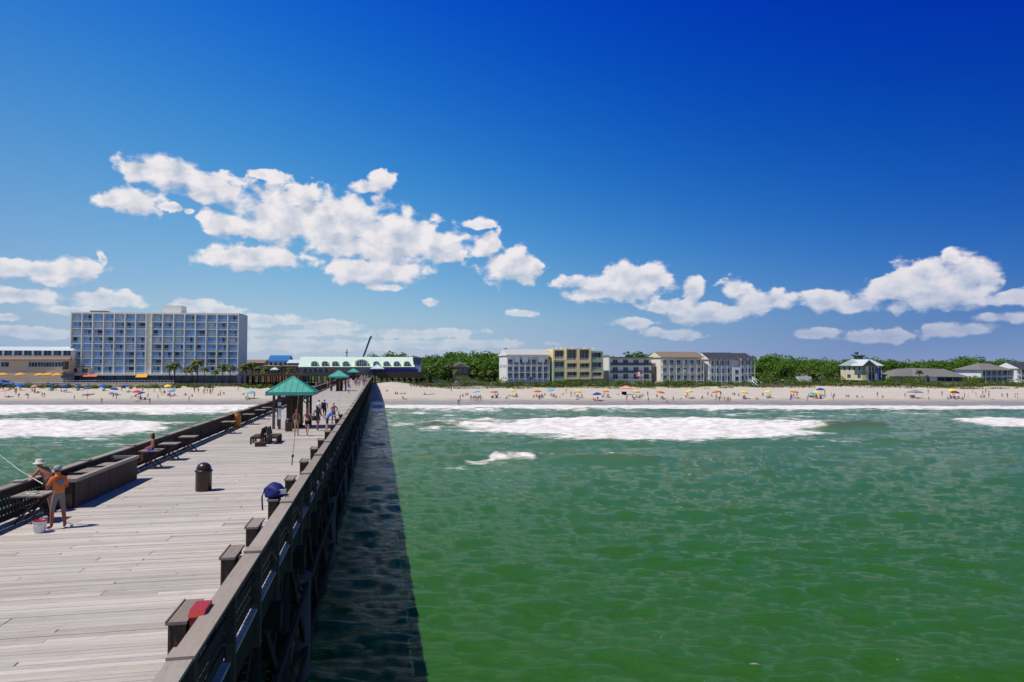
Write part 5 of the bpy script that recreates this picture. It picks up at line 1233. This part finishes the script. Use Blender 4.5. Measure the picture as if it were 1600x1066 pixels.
# --- rods
def rod(label, a, b_, r=.012, cm=None, parent=None):
    a, b_ = Vector(a), Vector(b_); o = thing('fishing_rod', label, 'fishing rod', a); d = b_ - a
    mid = d * .5 + Vector((0, 0, -.02 * d.length))
    MB().tube([(0, 0, 0), d * .12], [r * 1.6, r * 1.5], 6).build('grip', W_DARK, o); MB().tube([d * .12, mid, d], [r, r * .75, r * .4], 6).build('blank', cm or CONC, o)
    q = d * .13; MB().tube([q + Vector((0, -.03, -.07)), q + Vector((0, .03, -.07))], .045, 10).build('reel', W_DARK, o)
PALE = mat('pale_rod', (.62, .60, .52), .4); RODB = mat('tan_rod', (.42, .27, .14), .4)
hA = pA.matrix_basis @ Vector((0, .44, 1.05))
rod('pale fishing rod held by the man in the orange T-shirt', hA, hA + Vector((-2.9, 1.5, 1.0)), .014, PALE)
hB = Vector(pier(20.9, TL - .02, DECK + 1.12)); rod('pale fishing rod resting on the left rail beside the bait table', Vector(pier(20.2, TL + .72, DECK + .90)), Vector(pier(19.6, TL - 3.2, DECK + 2.15)), .014, PALE)
q = Vector(atz(456, 727, DECK + 1.05)); rod('upright tan rod standing at a cutting table on the right rail', q, q + Vector((.15, .35, 3.1)), .013, RODB)
q = Vector(atz(529, 650, DECK + 1.0)); rod('upright pale rod standing further along the right rail', q, q + Vector((.0, .3, 2.6)), .014, PALE)
# --- walkers near the first shelter: (column, feet row, mesh, heading, top, bottom, label)
near = [(463, 681, 'womans', (.1, 1), (.07, .085, .11), (.40, .24, .12), (.20, .06, .03), 'woman in dark vest and tan shorts at the nearest shelter'),
        (480, 681, 'womanw', (0, 1), (.50, .26, .24), (.01, .01, .012), (.12, .06, .03), 'woman with long brown hair and black shorts walking away'),
        (496, 673, 'womanw', (.15, 1), (.035, .04, .09), (.03, .035, .08), (.03, .02, .015), 'woman in navy dress carrying a bag near the right rail'),
        (511, 676, 'lean', (1, .35), (.10, .16, .62), (.04, .045, .06), (.05, .03, .02), 'man in bright blue shirt leaning on the right rail'),
        (521, 664, 'standb', (.6, -.6), (.55, .30, .27), (.30, .28, .26), (.05, .03, .02), 'man in pink shirt facing the camera near the right rail'),
        (498, 657, 'stand', (.2, 1), (.66, .66, .68), (.05, .06, .1), (.02, .02, .02), 'man in white shirt left of the pair past the shelter'),
        (507, 656, 'walk', (-.1, 1), (.62, .64, .70), (.03, .03, .04), (.01, .01, .012), 'man in white shirt with big dark backpack past the shelter'),
        (545, 615, 'walk', (0, -1), (.04, .10, .50), (.55, .55, .6), (.05, .03, .02), 'person in bright blue shirt walking right of the second shelter')]
for (x, y, ms, h, tp, bt_, hr, lab) in near: person(ms, atz(x, y, DECK), facing(*h), lab, tp, bt_, None, hr, (.05, .04, .04), 1.04, None)
bx, by, _ = atz(507, 656, DECK); o = tag(MB().lathe([(.18, 0), (.24, .08), (.25, .4), (.17, .55), (0, .58)], 10).build('backpack', W_DARK, None, True), 'big black backpack on the back of man past the shelter', 'bag'); o.location = (bx - .02, by - .32, DECK + .98); o.scale = (1, .75, 1)
bx, by, _ = atz(496, 673, DECK); o = tag(MB().lathe([(.06, 0), (.17, .02), (.19, .2), (.15, .33), (.06, .34)], 10).tube([(-.1, 0, .33), (0, 0, .78), (.1, 0, .33)], .015, 5).build('shoulder_bag', W_DARK), 'black shoulder bag hanging beside woman in navy dress', 'bag'); o.location = (bx - .30, by, DECK + .72); o.scale = (1, .5, 1)
CO = [('red', (.55, .06, .05)), ('white', (.70, .70, .70)), ('blue', (.05, .10, .42)), ('black', (.015, .015, .02)), ('pink', (.62, .27, .28)), ('green', (.12, .30, .10)), ('orange', (.68, .27, .06)), ('grey', (.25, .26, .28)), ('tan', (.46, .33, .21)), ('purple', (.17, .07, .22))]
CR_ = random.Random(21); crowd = []
for k in range(9): crowd.append((CR_.uniform(494, 522), CR_.uniform(605, 612)))
for k in range(8): crowd.append((CR_.uniform(534, 545), CR_.uniform(600, 608)))
for k in range(34): 
    y = 592.8 + 12 * CR_.random() ** 1.6; s_ = CR_.random(); xl_ = 592 - (y - 572) * 1.95; xr_ = 592 - (y - 572) * .62; crowd.append((xl_ + (xr_ - xl_) * (.45 + .5 * s_), y))
crowd.sort()
for i, (x, y) in enumerate(crowd):
    cn, cc_ = CR_.choice(CO); person(CR_.choice(['stand', 'standb', 'walk', 'womanw', 'womans', 'swim']), atz(x, y, DECK), CR_.uniform(0, 6.28), '%s figure from the left in the distant pier crowd, %s top' % (ordw(i), cn), cc_, CR_.choice(CO)[1], None, None, None, CR_.uniform(.9, 1.05), 'crowd on the far part of the pier')

# ------------------------------------------------------------------ the beach crowd
_ys = np.arange(186., 274., .25)
def onsand(px, py):                                # first point of the sand along the line of sight
    r = ray(px, py); zr = CAMZ + r[2] / r[1] * _ys; xs_ = r[0] / r[1] * _ys; zg_ = ground_z(xs_, _ys)
    k = np.argmax(zr <= zg_) if (zr <= zg_).any() else len(_ys) - 1
    return float(xs_[k]), float(_ys[k]), float(zg_[k])
ZB = [(-999, 470, 'the hotel beach'), (470, 800, 'the beach beside the pier'), (800, 1010, 'the beach below the yellow condominium'), (1010, 1215, 'the beach below the slate roof'), (1215, 3000, 'the right end of the beach')]
def zone(px): return [z[2] for z in ZB if z[0] <= px < z[1]][0]
M_CAN = tintmat('umbrella_canvas', 'tint', .8, .1); M_CHAIR = tintmat('chair_canvas', 'tint', .8)
ALU = mat('aluminium', (.55, .56, .58), .35, .05, metal=.8)
def canopy_mesh(r=1.05, h=.42, n=8):
    b = MB(); vs = [(0, 0, h)]
    for ring, (rr, hh) in enumerate(((.5, .30), (1., 0.))):
        for k in range(2 * n):
            a = math.pi * k / n; q = 1. if k % 2 == 0 else .955; vs.append((r * rr * q * math.cos(a), r * rr * q * math.sin(a), h * (hh / .42 if ring == 0 else 0) * .9 + (0 if k % 2 == 0 else .02)))
    m = 2 * n; fs = [(0, 1 + k, 1 + (k + 1) % m) for k in range(m)] + [(1 + k, 1 + m + k, 1 + m + (k + 1) % m, 1 + (k + 1) % m) for k in range(m)]
    b.add(vs, fs)
    for k in range(n):                              # hanging valance
        a0, a1 = math.pi * 2 * k / n, math.pi * 2 * (k + 1) / n
        b.add([(r * math.cos(a0), r * math.sin(a0), -.005), (r * math.cos(a1), r * math.sin(a1), -.005), (r * math.cos(a1), r * math.sin(a1), -.13), (r * math.cos(a0), r * math.sin(a0), -.13)], [(0, 1, 2, 3)])
    return b.mesh('canopy', M_CAN)
CAN = canopy_mesh(); POLE = MB().tube([(0, 0, -.3), (0, 0, 2.35)], .025, 6).tube([(0, 0, 2.35), (0, 0, 2.45)], .03, 6).mesh('pole', ALU)
UC = {'blue': (.03, .15, .55), 'navy': (.02, .05, .28), 'light blue': (.25, .45, .72), 'yellow': (.80, .62, .08), 'orange': (.78, .30, .03), 'pink': (.75, .32, .30), 'teal': (.12, .48, .50), 'red': (.65, .05, .06), 'maroon': (.25, .03, .05), 'white': (.72, .72, .72)}
def chair_mesh():
    b = MB(); b.add([(-.27, -.22, .26), (.27, -.22, .26), (.27, .28, .20), (-.27, .28, .20), (-.27, -.22, .275), (.27, -.22, .275), (.27, .28, .215), (-.27, .28, .215)], [(0, 3, 2, 1), (4, 5, 6, 7), (0, 1, 5, 4), (1, 2, 6, 5), (2, 3, 7, 6), (3, 0, 4, 7)])
    b.add([(-.27, .29, .21), (.27, .29, .21), (.27, .55, .80), (-.27, .55, .80), (-.27, .305, .20), (.27, .305, .20), (.27, .57, .79), (-.27, .57, .79)], [(0, 1, 2, 3), (7, 6, 5, 4), (0, 4, 5, 1), (1, 5, 6, 2), (2, 6, 7, 3), (3, 7, 4, 0)])
    f = MB()
    for x in (-.29, .29): f.tube([(x, -.25, 0), (x, .1, .24), (x, .5, 0)], .014, 5); f.tube([(x, .28, .2), (x, .57, .82)], .014, 5); f.tube([(x, -.24, .42), (x, .42, .42)], .016, 5)
    return b.mesh('seat', M_CHAIR), f.mesh('frame', ALU)
CH = chair_mesh()
umb = [(8, 600, 'blue'), (17, 599, 'blue'), (30, 601, 'blue'), (53, 604, 'pink'), (80, 601, 'blue'), (101, 604, 'navy'), (122, 601, 'blue'), (137, 607, 'blue'), (160, 602, 'blue'), (178, 608, 'blue'), (196, 603, 'blue'), (8, 611, 'pink'), (214, 613, 'red'), (220, 616, 'navy'), (262, 603, 'yellow'), (268, 610, 'light blue'), (392, 614, 'teal'),
       (744, 613, 'light blue'), (772, 613, 'pink'), (801, 611, 'yellow'), (840, 612, 'orange'), (860, 610, 'teal'), (903, 613, 'yellow'), (933, 617, 'navy'), (947, 612.5, 'orange'), (994, 613, 'yellow'), (1032, 613.5, 'orange'), (1076.5, 613, 'yellow'), (1119, 613, 'orange'), (1163, 614, 'yellow'), (1200, 613, 'yellow'), (1241, 613, 'orange'), (1277, 614, 'yellow'), (1282, 609, 'navy'), (1492, 614, 'maroon'), (1488, 611, 'yellow')]
RB = random.Random(4); cnt_ = {}
for (px, py, c) in sorted(umb):
    z_ = zone(px); k = cnt_.get((z_, c), 0); cnt_[(z_, c)] = k + 1
    loc = onsand(px, py + 9)
    o = thing('beach_umbrella', '%s %s umbrella from the left on %s' % (ordw(k), c, z_), 'umbrella', loc, RB.uniform(0, 6), 'beach umbrellas')
    ca = link('canopy', CAN, o, (0, 0, 1.95), (RB.uniform(-.22, .22), RB.uniform(-.22, .22), 0), RB.uniform(1.1, 1.35)); ca['tint'] = UC[c]; link('pole', POLE, o)
    for j in range(RB.choice([0, 1, 2])):
        cn = RB.choice(['blue', 'red', 'navy', 'white', 'teal']); kk = cnt_.get((z_, 'ch'), 0); cnt_[(z_, 'ch')] = kk + 1
        q = (loc[0] + RB.uniform(-1.4, 1.4), loc[1] - RB.uniform(.4, 1.4)); ch = thing('beach_chair', '%s low beach chair from the left on %s, %s seat' % (ordw(kk), z_, cn), 'chair', (q[0], q[1], gz(*q)), RB.uniform(-.5, .5), 'low beach chairs')
        s_ = link('seat', CH[0], ch); s_['tint'] = UC[cn]; link('frame', CH[1], ch)
# hotel terrace parasols
for i, (px, py) in enumerate(((5, 584.5), (32, 584.5), (62, 585), (75, 584.5), (90, 585))):
    x, y, z = atd(px, py, 256); o = thing('terrace_parasol', '%s orange parasol from the left on the hotel terrace' % ordw(i), 'parasol', (x, y, z - 2.2), 0, 'orange parasols on the hotel terrace')
    ca = link('canopy', CAN, o, (0, 0, 1.95), None, 1.75); ca['tint'] = (.82, .42, .07); link('pole', POLE, o)
# tents and the big pink canopy
def tent(label, px, py, w, h, col, c2=(.02, .02, .03)):
    x, y, z = onsand(px, py); o = thing('beach_tent', label, 'tent', (x, y, z), RB.uniform(-.2, .2))
    b = MB(); b.add([(-w, -w, h), (w, -w, h), (w, w, h), (-w, w, h), (0, 0, h * 1.4), (-w, -w, h - .25), (w, -w, h - .25), (w, w, h - .25), (-w, w, h - .25)], [(0, 1, 4), (1, 2, 4), (2, 3, 4), (3, 0, 4), (5, 6, 1, 0), (6, 7, 2, 1), (7, 8, 3, 2), (8, 5, 0, 3)]); c = b.build('canopy', M_CAN, o); c['tint'] = col
    lg = MB().tube([(0, 0, -.2), (0, 0, h - .02)], .03, 6).mesh('leg', ALU)
    for a, e in ((-w, -w), (w, -w), (w, w), (-w, w)): link('leg', lg, o, (a * .97, e * .97, 0))
    b = MB(); b.box(-w * .6, w * .2, w * .3, w * .8, 0, h * .45); q = b.build('cooler', M_CAN, o); q['tint'] = c2
tent('big pink canopy tent over dark gear before the motel', 978, 617, 1.9, 2.2, (.72, .34, .32)); tent('grey canopy tent at the right end of the beach', 1430, 622, 1.6, 1.9, (.25, .25, .30), (.3, .28, .4))
tent('dark navy tent on the sand before the hotel', 147, 601, 1.2, 1.5, (.02, .03, .07)); tent('teal pop up tent at the right end of the beach', 1269, 621, .8, 1.3, (.10, .50, .52)); tent('wide blue tent at the left edge of the beach', 2, 605, 1.8, 2.0, (.03, .15, .5))
st = [(66, 621), (69.5, 621.5), (116, 626), (159, 631), (177, 623), (182, 624), (234, 631), (231, 613), (241, 613), (250, 613), (304, 613.5), (310, 614), (320, 614), (324, 614.5), (328, 614), (332, 613.5), (318, 616), (329, 616.5), (335, 606), (372, 611), (387, 622), (49, 610), (69, 608), (223, 613), (256, 617), (366, 605), (342, 606), (190, 612),
      (716, 633), (718.5, 634), (742, 627), (745, 628), (747, 627), (751, 628), (736, 626), (979.5, 626), (979.7, 634), (1013, 629), (1012, 620), (1124, 629), (1132, 628), (1136, 628.5), (1138, 628), (1141, 628.5), (1106, 620), (1052, 628), (1289, 618), (1299, 620), (1507, 622), (1513, 622), (1525, 621), (1302, 626), (1545, 622), (1566, 622), (1574, 622.5), (1586, 622), (1590, 623), (944, 620), (866, 623), (898, 620), (1472, 619)]
si = [(130, 619), (137, 618), (144, 617), (290, 618), (300, 620), (342, 618), (381, 617), (60, 615), (30, 617), (42, 618), (25, 613), (104, 612), (204, 608), (212, 620), (265, 618), (350, 617), (395, 623), (618, 616), (621, 616), (627, 615.5), (632, 615), (630, 624), (634, 624), (664, 617), (667, 617.5), (671, 617), (676, 616), (605, 612), (723, 620), (728, 618), (731, 617.5), (774, 619), (778, 619), (792, 623), (800, 619), (807, 618), (838, 620), (843, 620.5), (847, 620), (851, 618), (861, 618), (869, 622), (875, 621), (880, 617.5), (903, 620), (909, 620), (927, 625), (934, 625), (950, 619), (966, 617), (994, 620), (1000, 620), (1004, 619), (1027, 618), (1074, 618), (1064, 623), (1097, 623), (1112, 620), (1119, 620), (1145, 617), (1148, 617.5), (1154, 618.5), (1163, 621), (1182, 624), (1192, 619), (1201, 620), (1203, 619), (1236, 618.5), (1240, 619), (1245, 619), (1263, 621), (1275, 619), (1283, 619), (1303, 619.5), (1322, 620), (1326, 620.5), (1339, 621), (1347, 620.5), (1379, 621), (1424, 623), (1432, 623.5), (1451, 624), (1493, 625), (1504, 624), (1533, 621), (1538, 621), (1551, 625), (1042, 629), (1481, 624)]
for (px, py, c) in umb:
    for _ in range(RB.choice([1, 2, 2])): si.append((px + RB.uniform(-7, 7), py + RB.uniform(7, 12)))
for _ in range(26): st.append((RB.choice([RB.uniform(10, 400), RB.uniform(700, 1590), RB.uniform(700, 1590)]), RB.uniform(612, 628)))
allp = [(x, y, 's') for x, y in st] + [(x, y, 't') for x, y in si]; cnt2 = {}
for (px, py, k) in sorted(allp):
    z_ = zone(px); kk = cnt2.get(z_ + k, 0); cnt2[z_ + k] = kk + 1; cn, cc_ = RB.choice(CO)
    if 318 <= px <= 333 and k == 's': cn, cc_ = 'red', (.5, .06, .05)
    if k == 's': ms = RB.choice(['swim', 'swimw', 'swim', 'standb', 'walk', 'womans']); lab = '%s standing beachgoer from the left on %s, %s clothing' % (ordw(kk), z_, cn)
    else: ms = RB.choice(['sit', 'sit', 'sit', 'lie', 'crouch']); lab = '%s resting beachgoer from the left on %s, %s swimwear' % (ordw(kk), z_, cn)
    person(ms, onsand(px, py), RB.uniform(0, 6.28) if k == 's' else RB.uniform(2.2, 4.2), lab, cc_ if RB.random() < .55 else None, cc_, group='beachgoers on ' + z_, sc=RB.uniform(.92, 1.05))
    if k == 't' and RB.random() < .6:
        tn, tcc = RB.choice([('red', (.5, .1, .1)), ('blue', (.1, .2, .5)), ('green', (.15, .4, .2)), ('white', (.65, .65, .65)), ('pink', (.65, .3, .35))]); q = onsand(px, py); t2 = cnt2.get(z_ + 'w', 0); cnt2[z_ + 'w'] = t2 + 1
        b = MB()
        for i in range(6):
            for j in range(3): x0, y0 = -.45 + j * .3, -.9 + i * .3; b.add([(x0, y0, .03 + .02 * math.sin(3 * x0 + 2 * y0)), (x0 + .3, y0, .03 + .02 * math.sin(3 * x0 + .9 + 2 * y0)), (x0 + .3, y0 + .3, .03 + .02 * math.sin(3 * x0 + 1.5 + 2 * y0)), (x0, y0 + .3, .03 + .02 * math.sin(3 * x0 + .6 + 2 * y0))], [(0, 1, 2, 3)])
        o = b.build('beach_towel', M_CAN); o['tint'] = tcc; o.location = (q[0], q[1] + .1, q[2] + .02); o.rotation_euler[2] = RB.uniform(-.6, .6); tag(o, '%s beach towel from the left on %s, %s' % (ordw(t2), z_, tn), 'towel', 'beach towels')

# ------------------------------------------------------------------ things between beach and houses
x, y, _ = atd(1005, 600, 258); g = gz(x, y)
o = thing('flagpole', 'white flagpole with red white and blue striped flag by the motel', 'flag', (x, y, g)); MB().tube([(0, 0, -.3), (0, 0, 6.2)], .05, 8).build('pole', WHITE, o)
fl_ = thing; 
def flag_strip(mb, z0, z1, mi, x0=0., x1=2.6, y=0.):
    n = 8
    for k in range(n):
        a, e = x0 + (x1 - x0) * k / n, x0 + (x1 - x0) * (k + 1) / n; w = lambda q: y + .14 * math.sin(q * 4.2); dz = lambda q: -.22 * q
        mb.add([(-a, w(a), z0 + dz(a)), (-e, w(e), z0 + dz(e)), (-e, w(e), z1 + dz(e)), (-a, w(a), z1 + dz(a))], [(0, 1, 2, 3)], mi)
b = MB()
for k in range(13): flag_strip(b, 4.4 + k * .13, 4.4 + (k + 1) * .13, k % 2 ^ 1 if 0 else k % 2)
flag_strip(b, 5.05, 6.09, 2, 0., 1.1, -.02); flag_strip(b, 5.05, 6.09, 2, 0., 1.1, .02)
b.build('flag_cloth', [REDC, WHITE, mat('flag_blue', (.03, .04, .2), .8)], o)
def car(name, label, px, py, d, col, ln=4.5, rot=0., kind='car'):
    x, y, z = atd(px, py, d); z = gz(x, y); o = thing(name, label, kind, (x, y, z), rot); pm = mat('car_paint_' + str(len(MATS)), col, .3, .02, spec=.5)
    b = MB()
    if kind == 'trailer':
        b.box(-2.6, 2.6, -1.1, 1.1, .55, 2.7); b.build('body', pm, o); b = MB(); b.bar((2.6, 0, .6), (3.8, 0, .6), .12, .12); b.build('hitch', W_DARK, o); ws = (-.5, .5)
    else:
        pr = [(-2.2, .35), (2.2, .35), (2.25, .75), (1.9, .88), (1.0, .95), (.45, 1.45), (-1.2, 1.5), (-1.9, 1.0), (-2.25, .92)]
        b.prism(pr, -.85, .85); b.build('body', pm, o); b = MB(); b.prism([(.9, .97), (.42, 1.38), (-1.1, 1.42), (-1.65, 1.0)], -.87, -.855); b.prism([(.9, .97), (.42, 1.38), (-1.1, 1.42), (-1.65, 1.0)], .855, .87); b.build('side_windows', GLASS, o); ws = (-1.4, 1.4)
    wm = MB().tube([(0, -.12, 0), (0, .12, 0)], .34, 14).mesh('wheel', W_DARK)
    for w in ws:
        for s_ in (-.8, .8): link('wheel', wm, o, (w, s_, .34))
car('parked_car', 'blue parked car beneath the palms right of the pier house', 688, 595, 274, (.10, .20, .42)); car('parked_car', 'white parked car beside the grey gabled cottage', 720, 595, 274, (.65, .66, .68)); car('parked_car', 'silver parked car right of the white one by the cottage', 738, 595, 275, (.45, .47, .50))
car('parked_car', 'silver parked car left of the white trailer', 1228, 601, 280, (.40, .43, .48)); car('parked_car', 'dark grey parked car furthest left of the white trailer', 1214, 601, 280, (.16, .17, .20)); car('box_trailer', 'white box trailer parked left of the yellow house', 1256, 603, 276, (.70, .70, .70), kind='trailer')
# terrace wall and rails before the hotel, sand fence
x0, y0, _ = atd(-30, 590, 257); x1, y1, _ = atd(272, 590, 261); L_ = math.hypot(x1 - x0, y1 - y0)
o = thing('terrace_wall', 'long low pale terrace wall with railing before the hotel', 'wall', (x0, y0, 3.0), math.atan2(y1 - y0, x1 - x0)); MB().box(0, L_, 0, .3, 0, 1.5).build('wall', TAN, o); MB().box(0, L_, -.06, .36, 1.502, 1.6).build('coping', TRIM, o); rail_mb(L_, .9, 1.2).build('railing', TRIM, o).location = (0, .15, 1.6)
for i, (pa, pb_, lab) in enumerate(((300, 368, 'grey picket fence before the palms at the hotel end'), (655, 782, 'weathered slat fence along the dune right of the pier'), (1185, 1240, 'weathered slat fence before the parked cars'))):
    x0, y0, _ = atd(pa, 595, 259); x1, y1, _ = atd(pb_, 595, 262); L_ = math.hypot(x1 - x0, y1 - y0); o = thing('dune_fence', lab, 'fence', (x0, y0, gz((x0 + x1) / 2, 260) - .2), math.atan2(y1 - y0, x1 - x0))
    MB().box(0, L_, -.03, .03, 1.1, 1.2).box(0, L_, -.03, .03, .4, .5).build('rail', W_RAIL, o); pm_ = MB().box(-.06, .06, -.05, .05, 0, 1.35).mesh('post', W_RAIL)
    for k in range(int(L_ / 2) + 1): link('post', pm_, o, (k * 2., .085, 0))
    sb = MB()
    for k in range(int(L_ / .3)): sb.box(k * .3, k * .3 + .12, -.055, -.033, .1, 1.3)
    tag(sb.build('slats', W_RAIL, o), kind='stuff')
for px, py, lab in ((1172, 603, 'white wooden stair over the dune before the slate roofed condominium'), (1106, 603, 'tan wooden walkway over the dune before the brown roofed condominium')):
    x, y, _ = atd(px, py, 266); g = gz(x, y); o = thing('dune_walkway', lab, 'walkway', (x, y, g), PA); sm_ = MB().box(-.7, .7, -.16, .16, 0, .06).mesh('step', TRIM if px > 1150 else W_RAIL)
    for k in range(12): link('step', sm_, o, (0, -k * .34, 1.9 - k * .17))
    for s_ in (-.72, .72): MB().bar((s_, 0, 2.9), (s_, -4.2, .9), .07, .1).bar((s_, 0, 1.9), (s_, -4.2, -.1), .06, .22).build('side_rail', TRIM if px > 1150 else W_RAIL, o)
